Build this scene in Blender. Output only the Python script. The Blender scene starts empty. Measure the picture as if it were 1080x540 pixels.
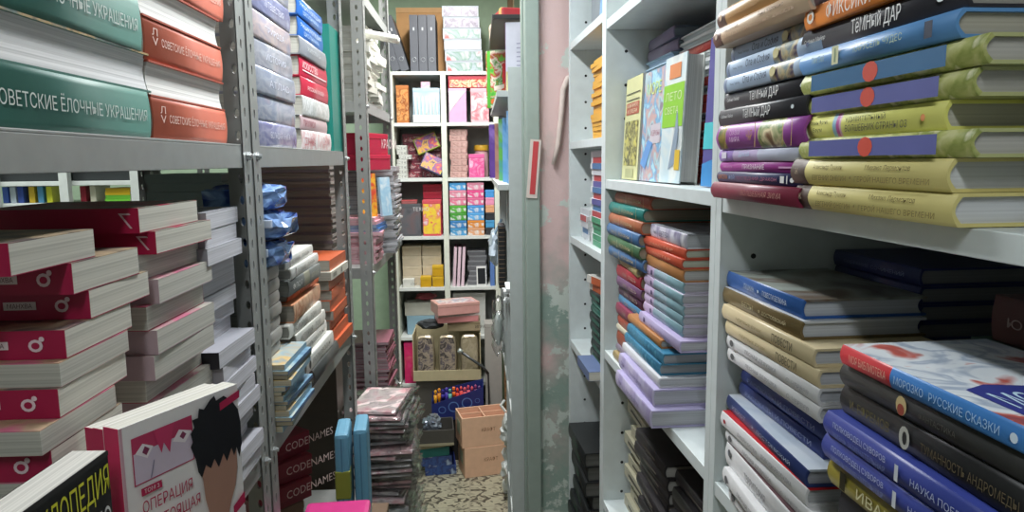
import bpy, bmesh, math, random
from mathutils import Matrix, Vector
rnd = random.Random(7)
PI = math.pi
S = bpy.context.scene
COL = S.collection

# ------------------------------------------------------------------ camera, light, exposure
F, CAMZ = 750.0, 1.45
cam_d = bpy.data.cameras.new('camera')
cam_d.sensor_fit = 'HORIZONTAL'; cam_d.sensor_width = 36.0; cam_d.lens = 36.0 * F / 1080.0
cam_d.clip_start = 0.02
cam = bpy.data.objects.new('camera', cam_d); COL.objects.link(cam)
cam.matrix_world = (Matrix.Translation((0, 0, CAMZ)) @ Matrix.Rotation(-math.atan(35 / F), 4, 'Z')
                    @ Matrix.Rotation(PI / 2 - math.atan(100 / F), 4, 'X') @ Matrix.Rotation(math.radians(-0.6), 4, 'Z'))
S.camera = cam
S.view_settings.view_transform = 'Standard'; S.view_settings.look = 'None'
S.view_settings.gamma = 1.0; S.view_settings.use_curve_mapping = False
S.view_settings.exposure = 0.0
w = bpy.data.worlds.new('world'); S.world = w; w.use_nodes = True
w.node_tree.nodes['Background'].inputs[0].default_value = (0.85, 0.93, 1.0, 1)
w.node_tree.nodes['Background'].inputs[1].default_value = 0.12
def area(name, loc, sx, sy, power, colr=(1, 1, 1), rot=(0, 0, 0)):
    d = bpy.data.lights.new(name, 'AREA'); d.shape = 'RECTANGLE'; d.size = sx; d.size_y = sy
    d.energy = power; d.color = colr
    o = bpy.data.objects.new(name, d); COL.objects.link(o); o.location = loc; o.rotation_euler = rot
    return o
area('ceiling_tube_light', (-0.16, 1.28, 2.10), 0.08, 0.8, 12.0, (0.93, 0.98, 1.0))
area('ceiling_tube_light', (-0.10, -0.40, 2.15), 0.08, 0.7, 8.0, (0.93, 0.98, 1.0))
area('ceiling_tube_light', (-0.1, 2.65, 2.42), 0.10, 1.2, 42, (1.0, 0.99, 0.97))
area('ceiling_tube_light', (-1.9, 2.3, 2.66), 1.0, 0.9, 40, (0.95, 1.0, 0.97))

# ------------------------------------------------------------------ materials
def hx(h):
    h = h.lstrip('#')
    return tuple((lambda c: c / 12.92 if c <= .04045 else ((c + .055) / 1.055) ** 2.4)(int(h[i:i + 2], 16) / 255) for i in (0, 2, 4)) + (1,)
_M = {}
def mat(h, rough=.5, metal=0.0, key='p', spec=.4):
    k = (h, rough, metal, key)
    if k in _M: return _M[k]
    m = bpy.data.materials.new('paint_' + h.strip('#')); m.use_nodes = True
    n = m.node_tree.nodes; l = m.node_tree.links; b = n['Principled BSDF']
    b.inputs['Roughness'].default_value = rough; b.inputs['Metallic'].default_value = metal
    b.inputs['Specular IOR Level'].default_value = spec
    tc = n.new('ShaderNodeTexCoord'); no = n.new('ShaderNodeTexNoise'); no.inputs['Scale'].default_value = 35
    no.inputs['Detail'].default_value = 3
    mx = n.new('ShaderNodeMix'); mx.data_type = 'RGBA'
    c = hx(h); mx.inputs['A'].default_value = tuple(x * .88 for x in c[:3]) + (1,); mx.inputs['B'].default_value = tuple(min(1, x * 1.1) for x in c[:3]) + (1,)
    l.new(tc.outputs['Object'], no.inputs['Vector']); l.new(no.outputs['Fac'], mx.inputs['Factor']); l.new(mx.outputs['Result'], b.inputs['Base Color'])
    _M[k] = m
    return m
def pages(h='d3d0c6'):
    k = ('pages', h)
    if k in _M: return _M[k]
    m = bpy.data.materials.new('paper_edges'); m.use_nodes = True
    n = m.node_tree.nodes; l = m.node_tree.links; b = n['Principled BSDF']; b.inputs['Roughness'].default_value = .9
    b.inputs['Specular IOR Level'].default_value = .15
    tc = n.new('ShaderNodeTexCoord'); mp = n.new('ShaderNodeMapping'); mp.inputs['Scale'].default_value = (2, 2, 420)
    no = n.new('ShaderNodeTexNoise'); no.inputs['Scale'].default_value = 1.0; no.inputs['Detail'].default_value = 2
    cr = n.new('ShaderNodeValToRGB'); c = hx(h)
    cr.color_ramp.elements[0].position = .3; cr.color_ramp.elements[0].color = tuple(x * .72 for x in c[:3]) + (1,)
    cr.color_ramp.elements[1].position = .6; cr.color_ramp.elements[1].color = c
    l.new(tc.outputs['Object'], mp.inputs['Vector']); l.new(mp.outputs['Vector'], no.inputs['Vector'])
    l.new(no.outputs['Fac'], cr.inputs['Fac']); l.new(cr.outputs['Color'], b.inputs['Base Color'])
    _M[k] = m
    return m
def art(cols, scale=30, rough=.35, key='', stretch=(1, 1, 1)):
    k = ('art', tuple(cols), scale, key, stretch)
    if k in _M: return _M[k]
    m = bpy.data.materials.new('printed_picture'); m.use_nodes = True
    n = m.node_tree.nodes; l = m.node_tree.links; b = n['Principled BSDF']; b.inputs['Roughness'].default_value = rough
    tc = n.new('ShaderNodeTexCoord'); mp = n.new('ShaderNodeMapping'); mp.inputs['Scale'].default_value = stretch
    no = n.new('ShaderNodeTexNoise'); no.inputs['Scale'].default_value = scale
    no.inputs['Detail'].default_value = 3; no.inputs['Distortion'].default_value = .6
    cr = n.new('ShaderNodeValToRGB'); cr.color_ramp.interpolation = 'LINEAR'
    e = cr.color_ramp.elements; N = len(cols)
    e[0].position = .3; e[0].color = hx(cols[0]); e[1].position = .7; e[1].color = hx(cols[-1])
    for i in range(1, N - 1):
        q = e.new(.3 + .4 * i / (N - 1)); q.color = hx(cols[i])
    l.new(tc.outputs['Object'], mp.inputs['Vector']); l.new(mp.outputs['Vector'], no.inputs['Vector'])
    l.new(no.outputs['Fac'], cr.inputs['Fac']); l.new(cr.outputs['Color'], b.inputs['Base Color'])
    _M[k] = m
    return m
def film():
    if 'film' in _M: return _M['film']
    m = bpy.data.materials.new('clear_plastic_film'); m.use_nodes = True
    n = m.node_tree.nodes; l = m.node_tree.links; n.remove(n['Principled BSDF'])
    t = n.new('ShaderNodeBsdfTransparent'); g = n.new('ShaderNodeBsdfGlossy'); g.inputs['Roughness'].default_value = .16
    t.inputs['Color'].default_value = (.93, .94, .95, 1)
    mx = n.new('ShaderNodeMixShader'); fr = n.new('ShaderNodeLayerWeight'); fr.inputs['Blend'].default_value = .35
    no = n.new('ShaderNodeTexNoise'); no.inputs['Scale'].default_value = 60; bp = n.new('ShaderNodeBump'); bp.inputs['Strength'].default_value = .7
    tc = n.new('ShaderNodeTexCoord'); l.new(tc.outputs['Object'], no.inputs['Vector']); l.new(no.outputs['Fac'], bp.inputs['Height'])
    l.new(bp.outputs['Normal'], g.inputs['Normal']); l.new(bp.outputs['Normal'], fr.inputs['Normal'])
    mm = n.new('ShaderNodeMath'); mm.operation = 'MULTIPLY'; mm.inputs[1].default_value = .75
    l.new(fr.outputs['Facing'], mm.inputs[0]); l.new(mm.outputs[0], mx.inputs[0])
    l.new(t.outputs[0], mx.inputs[1]); l.new(g.outputs[0], mx.inputs[2]); l.new(mx.outputs[0], n['Material Output'].inputs[0])
    _M['film'] = m
    return m
def wall_plaster():
    m = bpy.data.materials.new('peeling_plaster'); m.use_nodes = True
    n = m.node_tree.nodes; l = m.node_tree.links; b = n['Principled BSDF']; b.inputs['Roughness'].default_value = .85
    tc = n.new('ShaderNodeTexCoord'); sx = n.new('ShaderNodeSeparateXYZ'); l.new(tc.outputs['Object'], sx.inputs[0])
    no = n.new('ShaderNodeTexNoise'); no.inputs['Scale'].default_value = 7; no.inputs['Detail'].default_value = 8; l.new(tc.outputs['Object'], no.inputs['Vector'])
    a = n.new('ShaderNodeMath'); a.operation = 'MULTIPLY_ADD'; a.inputs[1].default_value = 2.6; l.new(no.outputs['Fac'], a.inputs[0]); l.new(sx.outputs['Z'], a.inputs[2])
    mr = n.new('ShaderNodeMapRange'); mr.inputs['From Min'].default_value = 1.95; mr.inputs['From Max'].default_value = 2.6; l.new(a.outputs[0], mr.inputs['Value'])
    mx = n.new('ShaderNodeMix'); mx.data_type = 'RGBA'; mx.inputs['A'].default_value = hx('93a79d'); mx.inputs['B'].default_value = hx('d8bcb9')
    l.new(mr.outputs[0], mx.inputs['Factor'])
    n2 = n.new('ShaderNodeTexNoise'); n2.inputs['Scale'].default_value = 11; n2.inputs['Detail'].default_value = 9; n2.inputs['Roughness'].default_value = .65
    l.new(tc.outputs['Object'], n2.inputs['Vector'])
    c2 = n.new('ShaderNodeValToRGB'); c2.color_ramp.elements[0].position = .545; c2.color_ramp.elements[1].position = .575; l.new(n2.outputs['Fac'], c2.inputs['Fac'])
    m2 = n.new('ShaderNodeMix'); m2.data_type = 'RGBA'; m2.inputs['B'].default_value = hx('c9d2ca'); l.new(c2.outputs['Color'], m2.inputs['Factor']); l.new(mx.outputs['Result'], m2.inputs['A'])
    n3 = n.new('ShaderNodeTexNoise'); n3.inputs['Scale'].default_value = 5; n3.inputs['Detail'].default_value = 10; l.new(tc.outputs['Object'], n3.inputs['Vector'])
    c3 = n.new('ShaderNodeValToRGB'); c3.color_ramp.elements[0].position = .62; c3.color_ramp.elements[1].position = .66; l.new(n3.outputs['Fac'], c3.inputs['Fac'])
    m3 = n.new('ShaderNodeMix'); m3.data_type = 'RGBA'; m3.inputs['B'].default_value = hx('b39d90'); l.new(c3.outputs['Color'], m3.inputs['Factor']); l.new(m2.outputs['Result'], m3.inputs['A'])
    l.new(m3.outputs['Result'], b.inputs['Base Color'])
    bp = n.new('ShaderNodeBump'); bp.inputs['Strength'].default_value = .5; bp.inputs['Distance'].default_value = .01; l.new(n2.outputs['Fac'], bp.inputs['Height']); l.new(bp.outputs['Normal'], b.inputs['Normal'])
    return m
def floor_tiles():
    m = bpy.data.materials.new('patterned_tiles'); m.use_nodes = True
    n = m.node_tree.nodes; l = m.node_tree.links; b = n['Principled BSDF']; b.inputs['Roughness'].default_value = .45
    tc = n.new('ShaderNodeTexCoord'); mp = n.new('ShaderNodeMapping'); mp.inputs['Location'].default_value = (.258, -3.05, 0)
    l.new(tc.outputs['Object'], mp.inputs['Vector'])
    br = n.new('ShaderNodeTexBrick'); br.offset = 0; br.inputs['Scale'].default_value = 1; br.inputs['Brick Width'].default_value = .2; br.inputs['Row Height'].default_value = .2
    br.inputs['Mortar Size'].default_value = .0035; br.inputs['Color1'].default_value = (1, 1, 1, 1); br.inputs['Color2'].default_value = (.9, .9, .9, 1); br.inputs['Mortar'].default_value = (0, 0, 0, 1)
    l.new(mp.outputs['Vector'], br.inputs['Vector'])
    fr = n.new('ShaderNodeVectorMath'); fr.operation = 'FRACTION'; sc = n.new('ShaderNodeVectorMath'); sc.operation = 'SCALE'; sc.inputs['Scale'].default_value = 5
    l.new(mp.outputs['Vector'], sc.inputs[0]); l.new(sc.outputs[0], fr.inputs[0])
    no = n.new('ShaderNodeTexNoise'); no.inputs['Scale'].default_value = 3.4; no.inputs['Detail'].default_value = 1.5; no.inputs['Distortion'].default_value = 2.2
    l.new(fr.outputs[0], no.inputs['Vector'])
    cr = n.new('ShaderNodeValToRGB'); e = cr.color_ramp.elements
    e[0].position = .40; e[0].color = hx('4b463c'); e[1].position = .47; e[1].color = hx('a39f88')
    q = e.new(.62); q.color = hx('989580'); q = e.new(.66); q.color = hx('857f6c')
    l.new(no.outputs['Fac'], cr.inputs['Fac'])
    mx = n.new('ShaderNodeMix'); mx.data_type = 'RGBA'; mx.inputs['A'].default_value = hx('8e8a78'); l.new(br.outputs['Color'], mx.inputs['Factor']); l.new(cr.outputs['Color'], mx.inputs['B'])
    l.new(mx.outputs['Result'], b.inputs['Base Color'])
    return m
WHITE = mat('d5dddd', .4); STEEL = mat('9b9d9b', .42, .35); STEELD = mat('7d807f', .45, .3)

# ------------------------------------------------------------------ mesh helpers
def obj(name, bm, mats, parent=None, smooth=False, M=None):
    if isinstance(bm, bpy.types.Mesh): me = bm
    else:
        bmesh.ops.recalc_face_normals(bm, faces=bm.faces)
        me = bpy.data.meshes.new(name)
        if smooth:
            for f in bm.faces: f.smooth = True
        bm.to_mesh(me); bm.free()
        for m in (mats if isinstance(mats, (list, tuple)) else [mats]): me.materials.append(m)
    o = bpy.data.objects.new(name, me); COL.objects.link(o)
    if parent: o.parent = parent
    if M is not None: o.matrix_local = M
    return o
def empty(name, loc=(0, 0, 0), rz=0.0):
    o = bpy.data.objects.new(name, None); COL.objects.link(o); o.location = loc; o.rotation_euler = (0, 0, rz)
    o.empty_display_size = .02
    return o
def tag(o, label, cat, group=None, kind=None):
    if label: o['label'] = label
    if cat: o['category'] = cat
    if group: o['group'] = group
    if kind: o['kind'] = kind
    return o
def copy_tree(o, parent=None):
    c = o.copy(); COL.objects.link(c)
    if parent: c.parent = parent; c.matrix_parent_inverse = o.matrix_parent_inverse
    for ch in list(o.children): copy_tree(ch, c)
    return c
def add_box(bm, x0, x1, y0, y1, z0, z1, bev=0.0, mi=0, M=None):
    r = bmesh.ops.create_cube(bm, size=1.0); vs = r['verts']
    for v in vs: v.co = Vector(((x0 + x1) / 2 + v.co.x * (x1 - x0), (y0 + y1) / 2 + v.co.y * (y1 - y0), (z0 + z1) / 2 + v.co.z * (z1 - z0)))
    fs = set(f for v in vs for f in v.link_faces)
    for f in fs: f.material_index = mi
    if bev > 0:
        es = list(set(e for v in vs for e in v.link_edges))
        rr = bmesh.ops.bevel(bm, geom=es, offset=bev, segments=2, affect='EDGES', profile=.6)
        for f in rr['faces']: f.material_index = mi
        vs = list(set(vs_ for vs_ in vs if vs_.is_valid) | set(rr['verts']))
    if M is not None:
        for v in vs:
            if v.is_valid: v.co = M @ v.co
    return vs
def boxbm(*a, **k):
    bm = bmesh.new(); add_box(bm, *a, **k); return bm
def add_tube(bm, pts, r, n=6, mi=0):
    pts = [Vector(p) for p in pts]; rings = []
    for i, p in enumerate(pts):
        d = (pts[min(i + 1, len(pts) - 1)] - pts[max(i - 1, 0)]).normalized()
        a = d.orthogonal().normalized(); b = d.cross(a)
        rr = r[i] if isinstance(r, (list, tuple)) else r
        rings.append([bm.verts.new(p + a * math.cos(2 * PI * k / n) * rr + b * math.sin(2 * PI * k / n) * rr) for k in range(n)])
    for i in range(len(rings) - 1):
        # keep rings aligned
        best = min(range(n), key=lambda s: sum((rings[i][k].co - rings[i + 1][(k + s) % n].co).length for k in range(n)))
        rings[i + 1] = rings[i + 1][best:] + rings[i + 1][:best]
        for k in range(n):
            f = bm.faces.new((rings[i][k], rings[i][(k + 1) % n], rings[i + 1][(k + 1) % n], rings[i + 1][k])); f.material_index = mi
    for rg in (rings[0], rings[-1]):
        try: f = bm.faces.new(rg); f.material_index = mi
        except ValueError: pass
def add_lathe(bm, prof, cx=0, cy=0, z0=0, n=16, mi=0):
    rings = [[bm.verts.new((cx + r * math.cos(2 * PI * k / n), cy + r * math.sin(2 * PI * k / n), z0 + z)) for k in range(n)] for r, z in prof]
    for i in range(len(rings) - 1):
        for k in range(n):
            f = bm.faces.new((rings[i][k], rings[i][(k + 1) % n], rings[i + 1][(k + 1) % n], rings[i + 1][k])); f.material_index = mi
    for rg in (rings[0], rings[-1]):
        f = bm.faces.new(rg); f.material_index = mi
def add_poly(bm, pts2, A, mi=0):
    f = bm.faces.new([bm.verts.new(A @ Vector((p[0], p[1], 0))) for p in pts2]); f.material_index = mi
_TX = {}
def text_mesh(s, shear=0.0):
    k = (s, shear)
    if k in _TX: return _TX[k]
    c = bpy.data.curves.new('lettering', 'FONT'); c.body = s; c.resolution_u = 2; c.shear = shear; c.space_character = 1.0
    o = bpy.data.objects.new('lettering', c)
    me = bpy.data.meshes.new_from_object(o)
    bpy.data.objects.remove(o); bpy.data.curves.remove(c)
    xs = [v.co.x for v in me.vertices] or [0, 1]; ys = [v.co.y for v in me.vertices] or [0, 1]
    _TX[k] = (me, min(xs), max(xs), min(ys), max(ys))
    return _TX[k]
def add_text(bm, s, x0, x1, y0, y1, A, mi=0, shear=0.0):
    """lettering stretched into the box x0..x1, y0..y1 of the plane given by A"""
    me, a0, a1, b0, b1 = text_mesh(s, shear)
    n0 = len(bm.verts); bm.from_mesh(me); bm.verts.ensure_lookup_table()
    for v in bm.verts[n0:]:
        v.co = A @ Vector((x0 + (v.co.x - a0) / (a1 - a0) * (x1 - x0), y0 + (v.co.y - b0) / (b1 - b0) * (y1 - y0), 0))
        for f in v.link_faces: f.material_index = mi
def basis(o, ex, ey, ez):
    o, ex, ey, ez = map(Vector, (o, ex, ey, ez))
    return Matrix(((ex.x, ey.x, ez.x, o.x), (ex.y, ey.y, ez.y, o.y), (ex.z, ey.z, ez.z, o.z), (0, 0, 0, 1)))

# ------------------------------------------------------------------ books
K = {}
def kind(key, desc, L=.19, W=.135, T=.02, cover='888888', spine=None, top=None, pg='d3d0c6', soft=False, bands=(), text=(), rough=.4, name=None, bulge=None, rev=False, back=None):
    K[key] = dict(desc=desc, L=L, W=W, T=T, cover=cover, spine=spine or cover, top=top, pg=pg, soft=soft, bands=bands, text=text, rough=rough,
                  name=name or ('paperback_book' if soft else 'hardback_book'), bulge=(0.0 if soft else .0022) if bulge is None else bulge, rev=rev)
def M_(c, rough=.4):
    return c if not isinstance(c, str) else mat(c, rough)
_BK = {}
def book(key, T=None, L=None, W=None):
    k = K[key]; T = T or k['T']; L = L or k['L']; W = W or k['W']
    ck = (key, round(T, 4), round(L, 4), round(W, 4))
    root = empty(k['name'])
    if ck not in _BK:
        soft, bu = k['soft'], k['bulge']; ct = .0008 if soft else .0022; ov = 0.0 if soft else .003
        # cover: bottom board, spine, top board as one folded sheet, extruded along the book's length
        sp = []
        ns = 8 if bu else 1
        for i in range(ns + 1):
            z = T * i / ns
            sp.append((-bu * math.sin(PI * i / ns) if bu else 0.0, z))
        prof_out = [(W, 0)] + sp + [(W, T)]
        si = []
        for i in range(ns + 1):
            z = ct + (T - 2 * ct) * i / ns
            si.append((ct - (bu * math.sin(PI * i / ns) if bu else 0.0), z))
        prof_in = [(W, ct)] + si + [(W, T - ct)]
        cuts = sorted(set([0.0, 1.0] + [b for bb in k['bands'] for b in bb[:2]]))
        mats = [M_(k['cover'], k['rough']), M_(k['spine'], k['rough']), M_(k['top'] or k['cover'], k['rough'])] + [M_(bb[2], k['rough']) for bb in k['bands']]
        bm = bmesh.new(); rings = []
        for c in cuts:
            x = -L / 2 + L * c
            rings.append(([bm.verts.new((x, a, b)) for a, b in prof_out], [bm.verts.new((x, a, b)) for a, b in prof_in]))
        N = len(prof_out)
        for ci in range(len(cuts) - 1):
            mid = (cuts[ci] + cuts[ci + 1]) / 2; bi = 1
            for j, bb in enumerate(k['bands']):
                if bb[0] <= mid <= bb[1]: bi = 3 + j
            A, B = rings[ci], rings[ci + 1]
            for j in range(N - 1):
                f = bm.faces.new((A[0][j], A[0][j + 1], B[0][j + 1], B[0][j]))
                f.material_index = 0 if j == 0 else (2 if j == N - 2 else bi); f.smooth = bool(bu) and 0 < j < N - 2
                f = bm.faces.new((A[1][j], B[1][j], B[1][j + 1], A[1][j + 1])); f.material_index = 0
            for j in (0, N - 1):
                f = bm.faces.new((A[0][j], B[0][j], B[1][j], A[1][j])); f.material_index = 0 if j == 0 else 2
        for rg in (rings[0], rings[-1]):
            for j in range(N - 1):
                f = bm.faces.new((rg[0][j], rg[1][j], rg[1][j + 1], rg[0][j + 1])); f.material_index = 0 if j == 0 else (2 if j == N - 2 else 1)
        co = obj('cover', bm, mats, root)
        # page block with a hollowed fore-edge
        bm = bmesh.new(); fe = 0.0 if soft else .0035
        yb = ct * .7
        pr = [(yb, ct), (W - ov, ct)]
        for i in range(1, 5):
            pr.append((W - ov - fe * math.sin(PI * i / 5), ct + (T - 2 * ct) * i / 5))
        pr += [(W - ov, T - ct), (yb, T - ct)]
        if bu: pr += [(yb - bu * .8, T * .5)]
        r0 = [bm.verts.new((-L / 2 + ov, a, b)) for a, b in pr]; r1 = [bm.verts.new((L / 2 - ov, a, b)) for a, b in pr]
        n = len(pr)
        for j in range(n): bm.faces.new((r0[j], r0[(j + 1) % n], r1[(j + 1) % n], r1[j]))
        bm.faces.new(r0); bm.faces.new(r1)
        pgo = obj('pages', bm, pages(k['pg']), root)
        le = None
        if k['text']:
            bm = bmesh.new(); cols = []
            for ti, t in enumerate(k['text']):
                if t[5] not in cols: cols.append(t[5])
                zc = (t[3] + t[4]) / 2
                yy = -bu * (.5 + .5 * math.sin(PI * zc)) - .0007
                A = basis((-L / 2, -bu - .0006 - .00012 * ti, 0), (1, 0, 0), (0, 0, 1), (0, -1, 0))
                if len(t) > 6 and t[6] == 'dot':
                    cx, cz = (t[1] + t[2]) / 2 * L, zc * T; rx, rz = (t[2] - t[1]) / 2 * L, (t[4] - t[3]) / 2 * T
                    add_poly(bm, [(cx + rx * math.cos(2 * PI * q / 12), cz + rz * math.sin(2 * PI * q / 12)) for q in range(12)], A, cols.index(t[5]))
                elif t[0] == '':
                    add_poly(bm, [(t[1] * L, t[3] * T), (t[2] * L, t[3] * T), (t[2] * L, t[4] * T), (t[1] * L, t[4] * T)], A, cols.index(t[5]))
                else:
                    add_text(bm, t[0], t[1] * L, t[2] * L, t[3] * T, t[4] * T, A, cols.index(t[5]), t[6] if len(t) > 6 else 0.0)
            le = obj('spine_lettering', bm, [mat(c, .5) for c in cols], root).data
        _BK[ck] = (co.data, pgo.data, le)
    else:
        c, p, le = _BK[ck]
        obj('cover', c, None, root); obj('pages', p, None, root)
        if le: obj('spine_lettering', le, None, root)
    root['_T'] = T; root['_L'] = L; root['_W'] = W
    return root
ORD = ['', 'second', 'third', 'fourth', 'fifth', 'sixth', 'seventh', 'eighth', 'ninth', 'tenth', 'eleventh', 'twelfth', 'thirteenth', 'fourteenth', 'fifteenth',
       'sixteenth', 'seventeenth', 'eighteenth', 'nineteenth', 'twentieth', 'twenty-first', 'twenty-second', 'twenty-third', 'twenty-fourth', 'twenty-fifth', 'twenty-sixth', 'twenty-seventh', 'twenty-eighth', 'twenty-ninth', 'thirtieth']
def ordinal(i, n, frm):
    if frm == 'top':
        j = n - 1 - i
        return 'topmost of' if j == 0 else ORD[j] + ' from top of'
    return 'lowest of' if i == 0 else ORD[i] + ' from bottom of'
def stack(items, base, ang, place, group, jit=(.003, .003, 1.2), frm='top', cat='book', shared=None):
    """items from the bottom up: (kind, {ds, do, da, T, L, W, rev}); base is the middle of the spine edge of the pile"""
    x, y, z = base; z += .0006; n = len(items)
    for i, it in enumerate(items):
        if isinstance(it, str): it = (it, {})
        key, q = it
        b = book(key, q.get('T'), q.get('L'), q.get('W')); T, W = b['_T'], b['_W']
        for kk in ('_T', '_L', '_W'): del b[kk]
        ds = q.get('ds', 0) + rnd.uniform(-1, 1) * jit[0]; do = q.get('do', 0) + rnd.uniform(-1, 1) * jit[1]
        a = ang + math.radians(q.get('da', 0) + rnd.uniform(-1, 1) * jit[2])
        rev = q.get('rev', K[key]['rev'])
        ex = Vector((math.cos(ang), math.sin(ang), 0)); ey = Vector((-math.sin(ang), math.cos(ang), 0))
        p = Vector((x, y, z)) + ex * ds + ey * do
        if rev:
            p += Vector((-math.sin(a), math.cos(a), 0)) * W; a += PI
        b.location = p; b.rotation_euler = (0, 0, a)
        lab = shared or '%s, %s %s' % (K[key]['desc'], ordinal(i, n, frm), place)
        tag(b, lab, cat, group)
        z += T + .0003
    return z
def stand(key, p, n_dir, label, group=None, lean=0.0, T=None, L=None, W=None, cat='book', spine_left=True):
    """book standing upright, front cover facing n_dir (degrees in plan); p = bottom corner of the front cover at the spine"""
    b = book(key, T, L, W); T, L, W = b['_T'], b['_L'], b['_W']
    for kk in ('_T', '_L', '_W'): del b[kk]
    a = math.radians(n_dir); nv = Vector((math.cos(a), math.sin(a), 0)); right = Vector((-math.sin(a), math.cos(a), 0))
    # tilt backwards by lean about the bottom edge
    up = (Vector((0, 0, 1)) * math.cos(lean) - nv * math.sin(lean)); nn = nv * math.cos(lean) + Vector((0, 0, 1)) * math.sin(lean)
    M = basis((0, 0, 0), -up, right, nn)
    c = Vector(p) + up * (L / 2) - nn * T + Vector((0, 0, T * math.sin(lean) + .0003))
    M.translation = c
    b.matrix_world = M
    tag(b, label, cat, group)
    return b, (T, L, W)
def cover_decal(b, dims, name, polys=(), texts=(), dz=.0006):
    """print on the front cover of a standing book: coordinates in metres, origin at the lower spine corner"""
    T, L, W = dims; bm = bmesh.new(); cols = []
    A = basis((L / 2, 0, T + dz), (0, 1, 0), (-1, 0, 0), (0, 0, 1))
    def ci(c):
        if c not in cols: cols.append(c)
        return cols.index(c)
    for i, (pts, c) in enumerate(polys):
        A2 = A.copy(); A2.translation = A2.translation + Vector((0, 0, .00012 * i)); add_poly(bm, pts, A2, ci(c))
    A3 = A.copy(); A3.translation = A3.translation + Vector((0, 0, .00012 * len(polys)))
    for t in texts: add_text(bm, t[0], t[1], t[2], t[3], t[4], A3, ci(t[5]))
    return obj(name, bm, [M_(c) for c in cols], b)

# ------------------------------------------------------------------ boxes and other small goods
def carton(name, label, cat, p, ang, w, d, h, body, lid=None, group=None, front=None, text=None, lid_h=None, bev=.002, tape=None):
    """closed box: p = middle of its front bottom edge, front faces -y turned by ang"""
    r = empty(name, p, ang)
    lh = lid_h or min(.02, h * .3)
    obj('box_body', boxbm(-w / 2 + .001, w / 2 - .001, .001, d - .001, 0, h - lh * .5, bev=bev), M_(body), r)
    obj('lid', boxbm(-w / 2, w / 2, 0, d, h - lh, h, bev=bev), M_(lid or body), r)
    if front:
        bm = bmesh.new()
        add_poly(bm, [(-w * .46, h * .06), (w * .46, h * .06), (w * .46, h - lh - .001), (-w * .46, h - lh - .001)], basis((0, -.0006 + .001, 0), (1, 0, 0), (0, 0, 1), (0, -1, 0)))
        obj('front_label', bm, M_(front), r)
    if text:
        bm = bmesh.new()
        for t in text: add_text(bm, t[0], t[1] * w, t[2] * w, t[3] * h, t[4] * h, basis((0, -.0008, 0), (1, 0, 0), (0, 0, 1), (0, -1, 0)), 0)
        obj('lettering', bm, mat(text[0][5]), r)
    if tape:
        obj('tape', boxbm(-w * .08, w * .08, -.0004, d + .0004, h * .5, h + .0004), mat(tape, .3), r)
    return tag(r, label, cat, group)
_PK = {}
def wrinkled_sheet(w, d, t, seed, amp=.004):
    r = random.Random(seed); bm = bmesh.new(); nx, ny = 9, 12
    top = [[bm.verts.new((-w / 2 + w * i / nx + r.uniform(-amp, amp), -d / 2 + d * j / ny + r.uniform(-amp, amp), t + r.uniform(-amp * .4, amp * .1))) for j in range(ny + 1)] for i in range(nx + 1)]
    bot = [[bm.verts.new((-w / 2 + w * i / nx, -d / 2 + d * j / ny, .0003 + r.uniform(0, .0005))) for j in range(ny + 1)] for i in range(nx + 1)]
    for i in range(nx):
        for j in range(ny):
            bm.faces.new((top[i][j], top[i + 1][j], top[i + 1][j + 1], top[i][j + 1])); bm.faces.new((bot[i][j], bot[i][j + 1], bot[i + 1][j + 1], bot[i + 1][j]))
    for i in range(nx):
        bm.faces.new((bot[i][0], bot[i + 1][0], top[i + 1][0], top[i][0])); bm.faces.new((bot[i][ny], top[i][ny], top[i + 1][ny], bot[i + 1][ny]))
    for j in range(ny):
        bm.faces.new((bot[0][j], top[0][j], top[0][j + 1], bot[0][j + 1])); bm.faces.new((bot[nx][j], bot[nx][j + 1], top[nx][j + 1], top[nx][j]))
    return bm
def packet(name, label, cat, p, ang, w, d, t, cm, seed, group=None, spiral=False):
    """flat pad sealed in a loose clear bag"""
    r = empty(name, p, ang); k = (w, d, t, seed)
    if k not in _PK:
        o = obj('plastic_bag', wrinkled_sheet(w * 1.24, d * 1.12, t, seed, .012), film(), r, smooth=True); _PK[k] = o.data
    else: obj('plastic_bag', _PK[k], None, r)
    obj('pad', boxbm(-w / 2, w / 2, -d / 2, d / 2, t * .12, t * .8, bev=.001), cm, r)
    if spiral:
        bm = bmesh.new()
        for i in range(24):
            yy = -d / 2 + .008 + (d - .016) * i / 23
            add_tube(bm, [(w / 2 + .004 * math.cos(q), yy, t * .5 + (t * .4) * math.sin(q)) for q in [2 * PI * j / 8 for j in range(9)]], .0009, 4)
        obj('spiral_binding', bm, mat('26262a', .3, .6), r)
    return tag(r, label, cat, group)
def blob(bm, c, r, sx, sy, sz, seed=0, amp=.15, sub=2):
    rr = random.Random(seed); q = bmesh.ops.create_icosphere(bm, subdivisions=sub, radius=1.0)
    for v in q['verts']:
        k = r * (1 + rr.uniform(-amp, amp)); v.co = Vector((c[0] + v.co.x * sx * k, c[1] + v.co.y * sy * k, c[2] + v.co.z * sz * k))

# ------------------------------------------------------------------ frames of reference
AR = math.atan(35 / F)
U = Vector((-math.sin(AR), math.cos(AR), 0)); V = Vector((math.cos(AR), math.sin(AR), 0))   # along / into the right-hand bookcases
ANG_R = -PI / 2 + AR; ANG_L = PI / 2
def P(s, o, z=0.0):
    q = U * s + V * o; return (q.x, q.y, z)

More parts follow.
